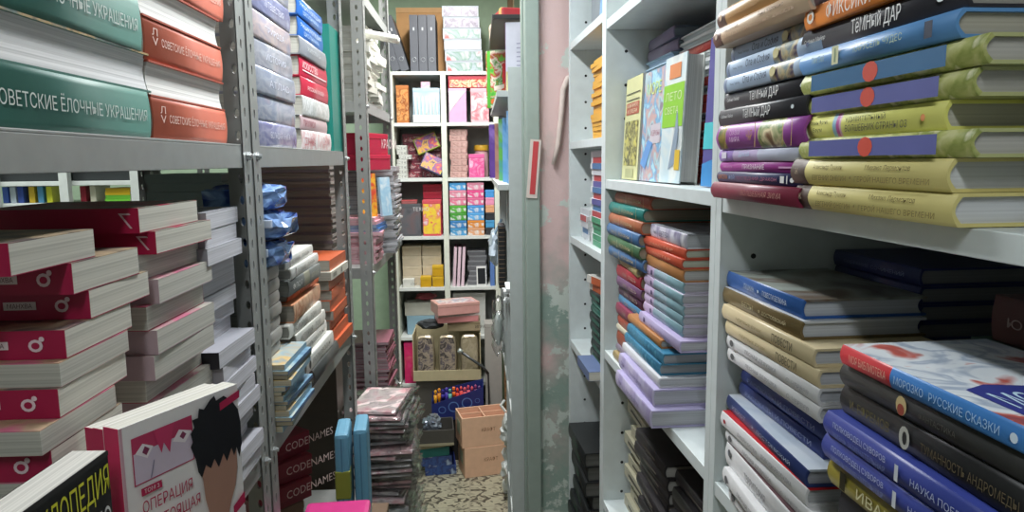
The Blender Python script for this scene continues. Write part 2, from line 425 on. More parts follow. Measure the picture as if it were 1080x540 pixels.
# ------------------------------------------------------------------ room shell
def struct(name, bm, m):
    return tag(obj(name, bm, m), None, None, kind='structure')
struct('floor', boxbm(-3.2, 1.6, -1.3, 4.2, -.1, 0), floor_tiles())
struct('ceiling', boxbm(-3.2, 1.6, -1.3, 4.2, 2.75, 2.85), mat('d8d8d2', .9))
gw = mat('a9bfa6', .85, key='wall')
struct('wall_back', boxbm(-3.2, 1.6, 4.1, 4.2, 0, 2.75), gw)
struct('wall_left', boxbm(-3.3, -3.2, -1.3, 4.2, 0, 2.75), mat('c9d3c9', .85))
struct('wall_right', boxbm(1.2, 1.3, -1.3, 4.2, 0, 2.75), mat('c4c6bd', .85))
struct('wall_front', boxbm(-3.2, 1.6, -1.4, -1.3, 0, 2.75), mat('c4c6bd', .85))
# the plastered wall end beside the passage and its door post
bm = bmesh.new(); nx, nz = 14, 60
rr = random.Random(3)
X0, X1, Yp, Zt = .160, .52, 1.86, 2.75
g = [[bm.verts.new((X0 + (X1 - X0) * i / nx, Yp, Zt * j / nz)) for j in range(nz + 1)] for i in range(nx + 1)]
for i in range(nx):
    for j in range(nz): bm.faces.new((g[i][j], g[i + 1][j], g[i + 1][j + 1], g[i][j + 1]))
gb = [[bm.verts.new((X0 + (X1 - X0) * i / nx, 2.02, Zt * j)) for j in (0, 1)] for i in (0, nx)]
bm.faces.new([g[0][j] for j in range(nz + 1)] + [gb[0][1], gb[0][0]]); bm.faces.new([g[nx][j] for j in range(nz + 1)] + [gb[1][1], gb[1][0]])
bm.faces.new((gb[0][0], gb[0][1], gb[1][1], gb[1][0])); bm.faces.new([g[i][0] for i in range(nx + 1)] + [gb[1][0], gb[0][0]]); bm.faces.new([g[i][nz] for i in range(nx + 1)] + [gb[1][1], gb[0][1]])
struct('wall_end', bm, wall_plaster())
bm = bmesh.new(); add_box(bm, .124, .160, 1.84, 2.03, 0, 2.75, .004); add_box(bm, .119, .124, 1.90, 1.93, 0, 2.75, .001)
struct('trim_1', bm, mat('98a69d', .6))

# ------------------------------------------------------------------ steel shelf racks on the left
def perforated(bm, o, eu, ev, wd, h, t=.0018, pitch=.034):
    """strip of width wd along eu and height h along ev with a slot in every pitch"""
    o, eu, ev = Vector(o), Vector(eu), Vector(ev); n = int(h / pitch); ph = h / n; en = eu.cross(ev).normalized()
    def V2(a, b, k): return bm.verts.new(o + eu * a + ev * b + en * (t * k))
    for i in range(n):
        cy = (i + .5) * ph; cx = wd / 2; out = []; inn = []
        m = 12
        for q in range(m):
            a = 2 * PI * (q + .5) / m; ca, sa = math.cos(a), math.sin(a)
            kk = min((wd / 2) / abs(ca) if abs(ca) > 1e-6 else 9, (ph / 2) / abs(sa) if abs(sa) > 1e-6 else 9)
            out.append((cx + ca * kk, cy + sa * kk)); inn.append((cx + ca * .0040, cy + sa * .0076))
        # square the outer ring off at its corners
        for k in (0, 1):
            oo = [V2(*c, k) for c in out]; ii = [V2(*c, k) for c in inn]
            cor = {}
            for q in range(m):
                a, b = out[q], out[(q + 1) % m]
                vs = [oo[q], oo[(q + 1) % m], ii[(q + 1) % m], ii[q]]
                if abs(a[0] - b[0]) > 1e-6 and abs(a[1] - b[1]) > 1e-6:
                    c = (a[0] if abs(abs(a[0] - cx) - wd / 2) < 1e-5 else b[0], a[1] if abs(abs(a[1] - cy) - ph / 2) < 1e-5 else b[1])
                    vs = [oo[q], V2(*c, k), oo[(q + 1) % m], ii[(q + 1) % m], ii[q]]
                bm.faces.new(vs)
            if k == 0: i0 = ii
            else:
                for q in range(m): bm.faces.new((i0[q], i0[(q + 1) % m], ii[(q + 1) % m], ii[q]))
def plain_strip(bm, o, eu, ev, wd, h, t=.0018):
    o, eu, ev = Vector(o), Vector(eu), Vector(ev); en = eu.cross(ev).normalized()
    c = [o, o + eu * wd, o + eu * wd + ev * h, o + ev * h]; a = [bm.verts.new(p) for p in c]; b = [bm.verts.new(p + en * t) for p in c]
    bm.faces.new(a); bm.faces.new(b)
    for q in range(4): bm.faces.new((a[q], a[(q + 1) % 4], b[(q + 1) % 4], b[q]))
def rack(label, y0, y1, shelves, depth=.55, X=-.36, h=2.2):
    r = empty('steel_shelf_rack', (X, y0, 0)); Ln = y1 - y0; fw = .038
    for (px, sx) in ((0, -1), (-depth, 1)):
        for (py, sy) in ((0, 1), (Ln, -1)):
            bm = bmesh.new()
            perforated(bm, (px, py, 0), (0, sy, 0), (0, 0, 1), fw, h)
            perforated(bm, (px, py, 0), (sx, 0, 0), (0, 0, 1), fw, h)
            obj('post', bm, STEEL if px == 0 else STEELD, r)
    for z in shelves:
        bm = bmesh.new(); a = .0025
        add_box(bm, -depth + a, -a, a, Ln - a, z - .0035, z, .001)
        add_box(bm, -a - .002, -a, a, Ln - a, z - .036, z - .0034, .0006); add_box(bm, -depth + a, -depth + a + .002, a, Ln - a, z - .036, z - .0034)
        add_box(bm, -depth + a, -a, a, a + .002, z - .036, z - .0034); add_box(bm, -depth + a, -a, Ln - a - .002, Ln - a, z - .036, z - .0034)
        so = obj('shelf', bm, STEEL, r)
        for py in (.02, Ln - .02):
            bm = bmesh.new()
            add_tube(bm, [(.0005, py, z - .018), (.006, py, z - .018)], .0065, 6)
            add_tube(bm, [(.006, py, z - .018), (.010, py, z - .018)], .0035, 8)
            obj('bolt', bm, mat('b9bcbc', .3, .7), so)
    return tag(r, label, 'shelf rack', 'grey steel racks')
rack('grey steel rack nearest the camera holding green and orange books', .325, 1.163, (.50, .98, 1.48, 2.02))
rack('grey steel rack with the teal binder and orange books', 1.167, 2.005, (.50, .98, 1.48, 2.02))
rack('grey steel rack farthest down the aisle with white papers', 2.375, 3.08, (.50, 1.10, 1.65, 2.0))

# ------------------------------------------------------------------ white bookcases on the right
def bookcase(label, s0, s1, shelves, o=.315, depth=.29, h=2.25, t=.016, sides=(True, True), holes=True):
    """upright white chipboard bookcase; s along the aisle"""
    r = empty('bookcase', P((s0 + s1) / 2, o, 0), ANG_R); hw = (s1 - s0) / 2   # local x runs towards the camera, y into the shelf
    for k, sx in enumerate((-1, 1)):
        bm = bmesh.new(); x0, x1 = sorted((sx * hw, sx * (hw - t)))
        add_box(bm, x0, x1, 0, depth, 0, h, .0008)
        xi = sx * (hw - t)
        for y in (.04, depth - .04):
            z = .25
            while z < h - .1:
                add_tube(bm, [(xi - sx * .0004, y, z), (xi + sx * .002, y, z)], .0032, 8, 1); z += .064
        obj('side_panel', bm, [WHITE, mat('26282a', .8)], r)
    obj('back_panel', boxbm(-hw + t, hw - t, depth - .004, depth - .0005, .06, h), WHITE, r)
    for z in shelves:
        obj('shelf', boxbm(-hw + t + .0005, hw - t - .0005, .001, depth - .005, z - t * 1.1, z, .0008), WHITE, r)
    return tag(r, label, 'bookcase', 'white bookcases along the right side')
bookcase('white bookcase nearest the camera with the yellow and black books', .10, .804, (.10, .42, .745, 1.065, 1.407, 1.80))
bookcase('white bookcase in the middle with lavender book stacks', .8045, 1.401, (.10, .42, .745, 1.068, 1.412, 1.716, 2.05))
bookcase('narrow white bookcase beside the peeling wall end', 1.4015, 1.797, (.10, .42, .99, 1.26, 1.496, 1.737, 2.05))

# ------------------------------------------------------------------ white cabinets in the back room
BY = 3.62
def back_case():
    r = empty('wall_shelving', (-.165, BY, 0))
    for x in (-.262, .0, .262):
        obj('side_panel', boxbm(x - .0135, x + .0135, 0, .30, 0, 1.895, .001), mat('d2d6c8', .45), r)
    for x0 in (-.2485, .0135):
        for z in (.10, .30, .55, .81, 1.075, 1.37, 1.645, 1.895):
            obj('shelf', boxbm(x0 + .0004, x0 + .2346, .002, .296, z - .017, z, .001), mat('d2d6d2', .45), r)
        obj('back_panel', boxbm(x0, x0 + .235, .297, .3, .05, 1.89), mat('b9bbb8', .6), r)
    return tag(r, 'white wall shelving across the end of the passage', 'shelving')
back_case()
def side_case():
    r = empty('display_shelving', (.085, 1.95, 0)); Ln = .90; d = .30
    ys = (0, .18, .36, .54, .72, Ln - .016)
    for i, y in enumerate(ys):
        obj('side_panel', boxbm(0, d, y, y + .016, 0 if i < 3 else .70, 1.3695 if 0 < i < 5 else 1.70, .001), mat('b6bdbb', .45), r)
    for z in (.10, .40, .72, 1.05):
        for a, b in zip(ys[:-1], ys[1:]):
            if z < .7 and a > .3: continue
            obj('shelf', boxbm(.001, d - .005, a + .0165, b - .0005, z - .016, z, .001), mat('b6bdbb', .45), r)
    for z in (1.387, 1.64):
        obj('shelf', boxbm(-.03, d - .005, .017, Ln - .017, z - .0165, z, .001), mat('b6bdbb', .45), r)
    obj('back_panel', boxbm(d - .004, d, .017, Ln - .017, .71, 1.7), mat('b9bbb8', .6), r)
    return tag(r, 'white display shelving on the right of the passage behind the post', 'shelving')
side_case()

# ------------------------------------------------------------------ left: upper shelf
kind('green', 'green white-titled album', .285, .24, .05, '45776c', text=[('СОВЕТСКИЕ ЁЛОЧНЫЕ УКРАШЕНИЯ', .06, .965, .34, .66, 'c9d3cd')], pg='d9d8d6', rough=.55)
kind('greenr', 'album with white fore-edge out', .285, .24, .043, '45776c', top=art(['3a4440', 'b79a6a', '5e6f68', '2f3a36'], 24), pg='dedcdc', rev=True)
stack([('green', {}), ('greenr', {'ds': .012}), ('green', {'T': .054, 'ds': -.006}), ('greenr', {'ds': -.01}), ('green', {'T': .05})],
      (-.368, .688, 1.48), ANG_L, 'the green albums at upper left', 'green albums on the upper left shelf', (.001, .001, .3), 'bottom')
kind('orange', 'orange white-titled album', .242, .22, .0465, 'c4664f', text=[('СОВЕТСКИЕ ЁЛОЧНЫЕ УКРАШЕНИЯ', .17, .955, .40, .66, 'e3c2b4'), ('Л', .07, .13, .62, .8, 'e3c2b4'), ('V', .07, .13, .38, .58, 'e3c2b4')], pg='d9d8d6', rough=.55)
kind('oranger', 'album with pale fore-edge out', .242, .22, .0405, 'b05442', pg='dedcd8', rev=True)
stack([('orange', {}), ('oranger', {}), ('orange', {'ds': -.004}), ('oranger', {'ds': -.004}), ('orange', {'ds': .01}), ('oranger', {})],
      (-.369, .962, 1.48), ANG_L, 'the orange album pile beside the post', 'orange albums on the upper left shelf', (.001, .001, .3), 'bottom')
LAV = lambda a, b, c: art([a, a, b, a, c], 14, .22, stretch=(1, 1, 2.6))
for i, (c1, c2, c3) in enumerate((('8282a4', 'a0a0b8', '6f6d98'), ('9096a8', 'a8acb8', 'a09098'), ('989dac', 'a8acb8', '858ca0'), ('9c9ea8', 'b0b0b8', '8f929f'), ('b0a6ae', 'c6b4b2', '9a9aac'), ('7f80a0', '8d8fae', '9a9cb8'))):
    kind('lav%d' % i, ['lavender printed thick book', 'pale blue grey wrapped book', 'silver grey wrapped book', 'light grey printed book', 'grey pink picture book', 'dull violet thick book'][i], .258, .20, .046,
         'a5a6b4', spine=LAV(c1, c2, c3), rough=.25, text=[(['БОЛЬШАЯ КНИГА', 'СКАЗКИ МИРА', 'АТЛАС', 'ИСТОРИЯ', 'ПРИРОДА', 'ПУТЕШЕСТВИЯ'][i], .3, .8, .35, .62, 'c9cad8')] if i != 1 else ())
PL = 'the wrapped pile by the post'
stack([('lav0', {'T': .042}), ('lav1', {}), ('lav2', {'T': .046, 'do': -.003}), ('lav3', {'T': .047}), ('lav4', {'T': .046}), ('lav5', {'T': .044}), ('lav3', {'T': .045})],
      (-.372, 1.362, 1.48), ANG_L, PL, 'wrapped books on the upper left shelf', (.003, .002, .5), 'bottom')
kind('whred', 'white album with red pattern', .285, .22, .041, 'd5d0d0', spine=art(['e4e0e0', 'e2dcdc', 'd9b0b0', 'dedada'], 40), text=[('ОБУЧАЙКА', .06, .40, .2, .75, 'b5585e'), ('ДЕТЯМ', .68, .95, .2, .75, 'c08a90')])
kind('thinpink', 'thin grey and pink box', .265, .2, .030, '5b5e60', spine='c8adb0', text=[('ПРОПИСИ', .08, .5, .25, .7, 'a4505e')], rough=.3)
kind('whpat', 'white patterned album', .275, .22, .042, 'd4d4d2', spine=art(['dcdcda', 'd5d5d3', 'b9b9b5', 'e2e2e0'], 60))
kind('redb', 'bright red white-lettered album', .275, .21, .043, 'c8304c', text=[('', .07, .95, .30, .36, 'e8dadb'), ('ИСКУССТВО', .08, .6, .44, .78, 'f0e6e6')], rough=.3)
kind('redc', 'red small-titled album', .268, .21, .033, 'c4334a', text=[('РУССКИЙ МУЗЕЙ', .2, .8, .38, .66, 'efdcdc')], rough=.3)
kind('greyb', 'grey album with pale title', .27, .21, .040, '8e9096', text=[('ЖИВОПИСЬ', .25, .75, .4, .65, 'c9cccf')])
kind('blueb', 'cobalt blue white-lettered book', .25, .20, .042, '2f66b4', text=[('ЭНЦИКЛОПЕДИЯ', .08, .9, .5, .75, 'dbe6f0'), ('ШКОЛЬНИКА', .2, .8, .2, .42, 'b4cbe4')], rough=.3)
stack([('whred', {}), ('thinpink', {'ds': -.02}), ('whpat', {}), ('redc', {'T': .040}), ('redb', {}), ('greyb', {'T': .038, 'ds': -.01}), ('blueb', {'ds': -.012}), ('blueb', {'T': .04, 'ds': -.02})],
      (-.372, 1.698, 1.48), ANG_L, 'the pile left of the teal binder', 'mixed albums on the upper left shelf', (.003, .002, .6), 'bottom')
r = empty('ring_binder', (-.366, 1.862, 1.4808), 0)
bm = bmesh.new(); add_box(bm, -.056, -.053, .0, .125, 0, .315, .001); add_box(bm, -.003, 0, 0, .125, 0, .315, .001); add_box(bm, -.056, 0, -.003, 0, 0, .315, .001)
obj('cover', bm, mat('1f8074', .35), r)
obj('paper', boxbm(-.05, -.006, .004, .118, .004, .300), pages('cfd6d0'), r)
bm = bmesh.new(); add_tube(bm, [(-.028 + .009 * math.cos(q), -.0032, .05 + .009 * math.sin(q)) for q in [2 * PI * k / 12 for k in range(13)]], .0012, 5); obj('finger_ring', bm, mat('7f9a94', .3, .6), r)
tag(r, 'tall teal ring binder standing at the end of the upper left shelf', 'binder')

# ------------------------------------------------------------------ left: red manga piles on the middle shelf of the near rack
kind('manga', 'crimson ring-marked manga', .178, .122, .0272, '9c1642', pg='c9c6bb', soft=True, top=art(['6e5a50', 'b09a7c', '4a4446', '8a6f66'], 18),
     text=[('', .565, .73, .36, .64, 'd6c6c8'), ('МАНХВА', .585, .71, .42, .58, '5b1a30')], rough=.4)
K['manga']['text'] += [('', .825, .895, .26, .70, 'dcc4cb', 'dot'), ('', .840, .880, .36, .60, '9c1642', 'dot'), ('', .878, .905, .62, .80, 'dcc4cb', 'dot')]
kind('mangar', 'manga with grey fore-edge frontmost', .178, .122, .0225, 'b8a8a0', pg='b9b7ae', soft=True, rev=True, top=art(['6e5a50', 'b09a7c', 'c36b86', '8a6f66'], 18))
kind('mangaseven', 'crimson manga with slanted stroke', .178, .165, .0272, 'a3153f', pg='c9c6bb', soft=True, top=art(['51504c', '7d7a6e', 'a3153f', '3f403e'], 12))
K['mangaseven']['text'] = [('Г', .88, .96, .2, .8, 'cfb0b8', -.6)]
XA = -.364 - .089
PLM = 'the leftmost red manga pile'
zz = .98
items = [('manga', {}), ('mangar', {}), ('manga', {}), ('manga', {}), ('mangar', {}), ('manga', {}), ('manga', {'T': .0255}), ('mangar', {}), ('manga', {'T': .0268})]
items += [('mangar', {'T': .0215, 'do': -.010}), ('manga', {'T': .026, 'do': .016}), ('mangar', {'T': .0215, 'do': .022}), ('manga', {'do': .034, 'T': .0258}), ('manga', {'do': .076, 'T': .027}), ('manga', {'do': .056, 'T': .0285}), ('manga', {'do': -.020, 'T': .0265, 'ds': -.004})]
stack(items, (XA, .592, .98), 0, PLM, 'red manga paperbacks at the left edge', (.001, .001, .8), 'top')
kind('mangag', 'grey manga, pages aisleward', .178, .165, .026, 'b09aa0', pg='bfbdb4', soft=True, top=art(['8a8580', 'c06080', '9f9a92', 'b8b2a6'], 16))
kind('mangagr', 'turned manga with red corner', .178, .165, .027, 'a81c46', pg='bfbdb4', soft=True, rev=True, top=art(['c9a9a8', 'b0355c', 'c4bcb2'], 16))
items = []
for i in range(13): items.append(('mangagr' if i % 3 == 1 else 'mangag', {'ds': rnd.uniform(-.02, .002), 'do': rnd.uniform(-.004, .012), 'da': rnd.uniform(-2, 2), 'T': .0281}))
items += [('mangaseven', {'ds': .002, 'do': .012, 'T': .026}), ('mangaseven', {'ds': -.004, 'do': -.012, 'T': .0275})]
stack(items, (-.366 - .089, .803, .98), 0, 'the second manga pile behind', 'manga paperbacks behind the red pile', (.001, .001, .5), 'top')
kind('comicw', 'white comic, pages aisleward', .165, .148, .0235, 'b9b8be', spine='8d8d94', pg='c6c6cc', soft=True, top='8f8f96')
kind('comicb', 'white comic with black spine', .165, .150, .0235, '8f8f94', spine='23232a', pg='c6c6cc', soft=True, top='9a9aa2', text=[('ЧАСТЬ', .55, .8, .3, .7, '9a9aa0')])
items = []
for i in range(17):
    q = {'ds': rnd.uniform(-.008, .006), 'do': rnd.uniform(-.012, .008), 'da': rnd.uniform(-2, 4)}
    if 9 <= i <= 13: q['ds'] -= .022
    if i >= 15: q['do'] += .004
    items.append(('comicb' if i in (4, 6, 8, 10) else 'comicw', q))
stack(items, (-.362 - .0825, .972, .98), 0, 'the white comic pile by the post', 'white comics by the double post', (.001, .001, .5), 'top')

# books standing at the bottom left corner, on cartons in front of the rack
kr = 'b08e68'
for i, (h0, h1) in enumerate(((0, .52), (.52, 1.034))):
    carton('cardboard_box', ['brown cardboard box on the floor under the standing comics', 'brown cardboard box carrying the standing comics at bottom left'][i], 'box', (-.30, .445, h0), math.radians(90) - PI / 2, .115, .34, h1 - h0 - .0005, kr, tape='c9b48c')
d0 = Vector((.061, .124, 0)).normalized(); ang_n = math.degrees(math.atan2(-d0.x, d0.y))
kind('cov', 'white manga with pink panel', .186, .139, .019, 'e6e2e2', spine='c02a58', soft=True, rough=.3)
p0 = Vector((-.318, .612, 1.0345))
b, dm = stand('cov', p0, ang_n, 'white manga standing face out with red title and dark haired figure', 'comics standing at the bottom left')
hair = [(.078, .128), (.073, .142), (.076, .146), (.074, .155), (.079, .160), (.077, .168), (.084, .168), (.086, .177), (.092, .174), (.100, .181), (.106, .184), (.108, .178), (.118, .180), (.128, .172), (.136, .160), (.1385, .145), (.1385, .122), (.134, .108), (.131, .120), (.127, .112), (.124, .122), (.117, .110), (.113, .120), (.106, .108), (.101, .119), (.096, .111), (.090, .117), (.084, .106), (.080, .114)]
face = [(.084, .125), (.131, .125), (.131, .098), (.127, .080), (.120, .066), (.116, .055), (.116, .0), (.092, .0), (.092, .060), (.087, .082)]
cover_decal(b, dm, 'cover_print',
    [([(.0, 0), (.003, 0), (.003, .186), (0, .186)], 'c9a0ac'), ([(.011, .128), (.078, .128), (.078, .173), (.011, .173)], 'b8375f'), ([(.0122, .1292), (.0768, .1292), (.0768, .158), (.0122, .158)], 'cdbfd0'),
     ([(.014, .158), (.026, .150), (.033, .159), (.022, .165)], 'e8dfe4'), ([(.054, .155), (.068, .149), (.0765, .158), (.062, .164)], 'e8dfe4'), ([(.021, .157), (.025, .153), (.029, .158), (.024, .162)], '7d2f52'), ([(.062, .157), (.066, .153), (.070, .157), (.066, .161)], '7d2f52'),
     ([(.034, .173), (.038, .158), (.041, .149), (.044, .158), (.050, .146), (.053, .160), (.057, .173)], 'c43b66'), ([(.027, .130), (.0285, .130), (.033, .146), (.032, .146)], '8f86a0'),
     (face, 'a9806f'), ([(.104, .0), (.1385, .0), (.1385, .052), (.130, .062), (.118, .048)], 'd8d0d2'), ([(.122, .048), (.1385, .056), (.1385, .068), (.122, .058)], 'b5214f'), ([(.118, .0), (.1385, .0), (.1385, .024)], '2a2a30'), (hair, '16161c'),
     ([(.112, .166), (.139, .172), (.139, .180), (.112, .174)], 'b5214f'), ([(.016, .117), (.038, .117), (.038, .1245), (.016, .1245)], 'b5214f')],
    [('ТОМ 2', .019, .035, .1188, .1228, 'e8dfe0'), ('ОПЕРАЦИЯ', .016, .072, .098, .112, 'b5214f'), ('НАСТОЯЩАЯ', .016, .080, .079, .093, 'b5214f'), ('ЛЮБОВЬ', .016, .062, .060, .074, 'b5214f')])
nv = Vector((math.cos(math.radians(ang_n)), math.sin(math.radians(ang_n)), 0))
kind('covb', 'white manga', .182, .137, .013, 'd9d4d2', spine='b0234f', soft=True)
for i in range(2):
    stand('covb', p0 - nv * (.0196 + .0136 * i) + d0 * .002 * i, ang_n, ['white manga standing directly behind the face out cover', 'white manga standing hindmost by the red pile, spine pink'][i], 'comics standing at the bottom left', L=.183 - .002 * i)
kind('ency', 'black encyclopedia', .178, .165, .030, '17181a', spine='8f1230', soft=True, pg='d2cfc8', rough=.35)
de = Vector((.004, .115, 0)).normalized(); an = math.degrees(math.atan2(-de.x, de.y))
b, dm = stand('ency', Vector((-.3145, .589, 1.0345)) - de * .168, an, 'black book with yellow capital letters standing at the bottom left corner')
cover_decal(b, dm, 'cover_print', [([(.0, .174), (.165, .174), (.165, .178), (0, .178)], '2a2b2c')],
    [('ЭНЦИКЛОПЕДИЯ', .028, .163, .140, .168, 'd9d83a'), ('КАЖДОГО', .075, .162, .104, .133, 'd8d8d8'), ('ГЕРОЯ', .11, .163, .066, .096, 'd9d83a')])

# ------------------------------------------------------------------ left: far rack bay, middle shelf
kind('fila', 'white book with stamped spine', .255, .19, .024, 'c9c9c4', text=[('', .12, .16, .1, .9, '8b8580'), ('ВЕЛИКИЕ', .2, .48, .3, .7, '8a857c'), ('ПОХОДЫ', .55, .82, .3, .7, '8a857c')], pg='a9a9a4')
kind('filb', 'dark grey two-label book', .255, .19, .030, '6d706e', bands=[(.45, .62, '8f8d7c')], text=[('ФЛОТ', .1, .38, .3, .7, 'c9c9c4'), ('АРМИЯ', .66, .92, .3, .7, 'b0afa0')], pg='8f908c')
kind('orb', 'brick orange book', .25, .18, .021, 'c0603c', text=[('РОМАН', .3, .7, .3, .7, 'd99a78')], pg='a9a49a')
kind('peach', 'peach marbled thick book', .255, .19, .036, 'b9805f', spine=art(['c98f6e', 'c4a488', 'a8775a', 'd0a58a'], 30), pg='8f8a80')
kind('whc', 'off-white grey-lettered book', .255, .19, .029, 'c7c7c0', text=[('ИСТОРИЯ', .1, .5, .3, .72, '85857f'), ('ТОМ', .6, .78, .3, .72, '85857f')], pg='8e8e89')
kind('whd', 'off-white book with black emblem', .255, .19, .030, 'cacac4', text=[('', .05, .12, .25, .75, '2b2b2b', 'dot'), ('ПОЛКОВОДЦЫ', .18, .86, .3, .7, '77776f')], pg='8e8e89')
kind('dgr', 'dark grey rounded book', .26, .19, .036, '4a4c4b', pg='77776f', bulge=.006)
stack([('dgr', {'ds': .04, 'do': -.012}), ('whd', {'ds': .0, 'do': -.010, 'T': .034}), ('whd', {'ds': -.02, 'T': .030}), ('whc', {'ds': -.035, 'T': .029}), ('whc', {'ds': -.07, 'T': .026}), ('peach', {'ds': -.045, 'T': .036}), ('orb', {'ds': -.02, 'do': .015, 'T': .020}), ('filb', {'ds': -.065, 'T': .030}), ('fila', {'ds': -.05, 'T': .022}), ('fila', {'ds': -.075, 'do': .008, 'T': .022})],
      (-.368, 1.565, .98), ANG_L, 'the pale pile behind the double post', 'pale books on the middle left shelf', (.002, .002, 1.5), 'top')
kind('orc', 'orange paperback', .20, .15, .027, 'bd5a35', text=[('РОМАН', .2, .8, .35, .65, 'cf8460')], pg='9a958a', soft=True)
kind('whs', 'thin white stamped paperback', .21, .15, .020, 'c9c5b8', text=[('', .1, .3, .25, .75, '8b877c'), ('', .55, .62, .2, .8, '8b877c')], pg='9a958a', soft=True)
stack([('orc', {'ds': .02, 'do': -.008}), ('orc', {'ds': .012}), ('orc', {'ds': .005, 'do': .006}), ('orc', {'T': .024}), ('orc', {'ds': -.006}), ('orc', {'T': .025}), ('orc', {'ds': -.006, 'do': .004}), ('whs', {'ds': -.012, 'do': -.006}), ('orc', {'T': .027, 'ds': .0})],
      (-.366, 1.845, .98), ANG_L, 'the orange pile by the post', 'orange paperbacks on the middle left shelf', (.003, .002, 1.5), 'top')
mg = [art(c, 14, .3, stretch=(1, 1, 1)) for c in (['c8983c', '8fa9b4', 'd0b070', '5f90b0'], ['4a5a5c', '8f9a7c', 'b09a6a'], ['3f5f86', '7fa5b8', 'c4c0a8'], ['b8b29a', '8a7a5a', 'd6d0b8'])]
for i, m in enumerate(mg):
    kind('atl%d' % i, ['colourful map atlas', 'dark green booklet', 'blue picture booklet', 'cream booklet'][i], .165, .16, .009, ['6f8fa0', '45524c', '3f5f86', 'b8ad8c'][i], top=m, pg='b4ac96', soft=True, name='booklet')
items = [('atl%d' % ((i * 5 + i // 3) % 4), {'ds': rnd.uniform(-.003, .003), 'do': rnd.uniform(-.010, .010), 'da': rnd.uniform(-3, 3), 'T': rnd.choice((.007, .009, .011))}) for i in range(12)] + [('atl0', {'do': .0, 'T': .010})]
ATL = stack(items, (-.342, 1.302, .98), ANG_L, 'the overhanging atlas pile', 'atlases and booklets on the middle left shelf', (.002, .002, 1), 'top', 'booklet')
# tall pile of thin booklets in the gap between the racks
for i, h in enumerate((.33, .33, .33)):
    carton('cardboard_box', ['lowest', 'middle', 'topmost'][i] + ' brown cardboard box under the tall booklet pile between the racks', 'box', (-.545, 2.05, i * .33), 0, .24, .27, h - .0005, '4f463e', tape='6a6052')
kind('bkl', 'thin grey brown booklet', .235, .25, .0082, '8a7a72', top='857a74', pg='a39c96', soft=True, name='booklet')
kind('bkm', 'thin grey brown booklet', .235, .25, .0082, '75656a', top='857a74', pg='8a7f7a', soft=True, name='booklet')
stack([('bkl' if i % 3 else 'bkm', {'ds': rnd.uniform(-.002, .004), 'do': rnd.uniform(-.003, .003)}) for i in range(58)], (-.540, 2.06, .99), 0, '', 'thin booklets in the tall pile between the racks', (.001, .001, .4), cat='booklet',
      shared='thin grey brown booklet in the tall pile between the two racks')
# wrapped sheets at the back of the far bay and blue bags
kind('sht', 'grey green sheet pad', .18, .2, .021, '6f7b7a', pg='7f8c8a', soft=True, name='paper_pad', top='7f8c8a')
stack([('sht', {'ds': rnd.uniform(-.004, .004)}) for i in range(21)], (-.70, 1.745, .98), 0, '', 'grey paper pads at the back of the rack', (.001, .001, .4), cat='paper pad', shared='grey paper pad in the pile beside the black rear rack post')
kind('dkb', 'grey thick book', .125, .16, .0228, '7b7b78', spine='8c8c88', pg='8f8f8a')
DK = stack(['dkb'] * 7, (-.376, 1.262, ATL), ANG_L, 'the pile under the navy bags', 'grey books under the navy bags', (.004, .004, 1.5))
for i, (zb, hh, dx) in enumerate(((DK + .001, .048, 0), (DK + .0515, .048, .01), (DK + .1025, .046, -.006))):
    bm = bmesh.new(); rr = random.Random(20 + i)
    q = bmesh.ops.create_icosphere(bm, subdivisions=3, radius=1.0)
    for v in q['verts']:
        k = 1 + rr.uniform(-.10, .10); c = v.co.copy(); e = .55
        v.co = Vector(tuple(math.copysign(abs(t) ** e, t) for t in c)); v.co = Vector((v.co.x * .065 * k, v.co.y * .062 * k, (v.co.z * .5 + .5) * hh * (1 if c.z < 0 else k)))
    rt = empty('gift_bag', (-.408 + dx, 1.297, zb))
    obj('foil_bag', bm, art(['1b2f66', '28458c', '7fa0d0', '15224c'], 18, .12), rt)
    bm = bmesh.new(); add_box(bm, .02, .045, -.068, -.060, hh * .5, hh * .8, .002); obj('gathered_neck', bm, mat('c5d0e4', .2), rt)
    tag(rt, ['lowest shiny navy foil bag', 'middle shiny navy foil bag', 'topmost shiny navy foil bag'][i] + ' beside the double rack post', 'bag', 'navy foil bags')

# ------------------------------------------------------------------ left: under the far bay: game boxes, pink case, blue cases
carton('cardboard_box', 'brown cardboard box under the dark red game boxes', 'box', (-.470, 1.535, .5005), math.radians(50), .16, .15, .169, '6f5a48')
for i in range(3):
    carton('game_box', ['lowest', 'middle', 'topmost'][i] + ' dark red game box lettered in white on the lower left shelf', 'game box', (-.455 - .003 * i, 1.552 + .016 * i, .6705 + .05 * i), math.radians((50, 47, 52)[i]), .162, .15, .0495, '6e2530', lid='7a2a35', group='dark red game boxes', lid_h=.034,
           text=[('CODENAMES', .07, .93, .36, .74, 'd9c4bc')])
carton('cardboard_box', 'brown cardboard box under the pink plastic case', 'box', (-.287, 1.24, .0), 0, .14, .22, .675, '6f5a48', tape='8a7a5c')
r = empty('plastic_case', (-.288, 1.26, .6757), math.radians(4))
obj('case_body', boxbm(-.07, .06, 0, .19, 0, .05, bev=.012), mat('d0357c', .2), r)
obj('case_lid', boxbm(-.072, .062, -.002, .192, .040, .062, bev=.010), mat('c23a7c', .2), r)
obj('handle', boxbm(-.03, .02, -.014, -.002, .03, .05, bev=.004), mat('7a1f55', .3), r)
tag(r, 'pink plastic case with a rounded lid below the game boxes', 'case')
carton('cardboard_box', 'brown cardboard box under the two blue cases', 'box', (-.303, 1.62, .0), 0, .10, .2, .545, '6f5a48', tape='8a7a5c')
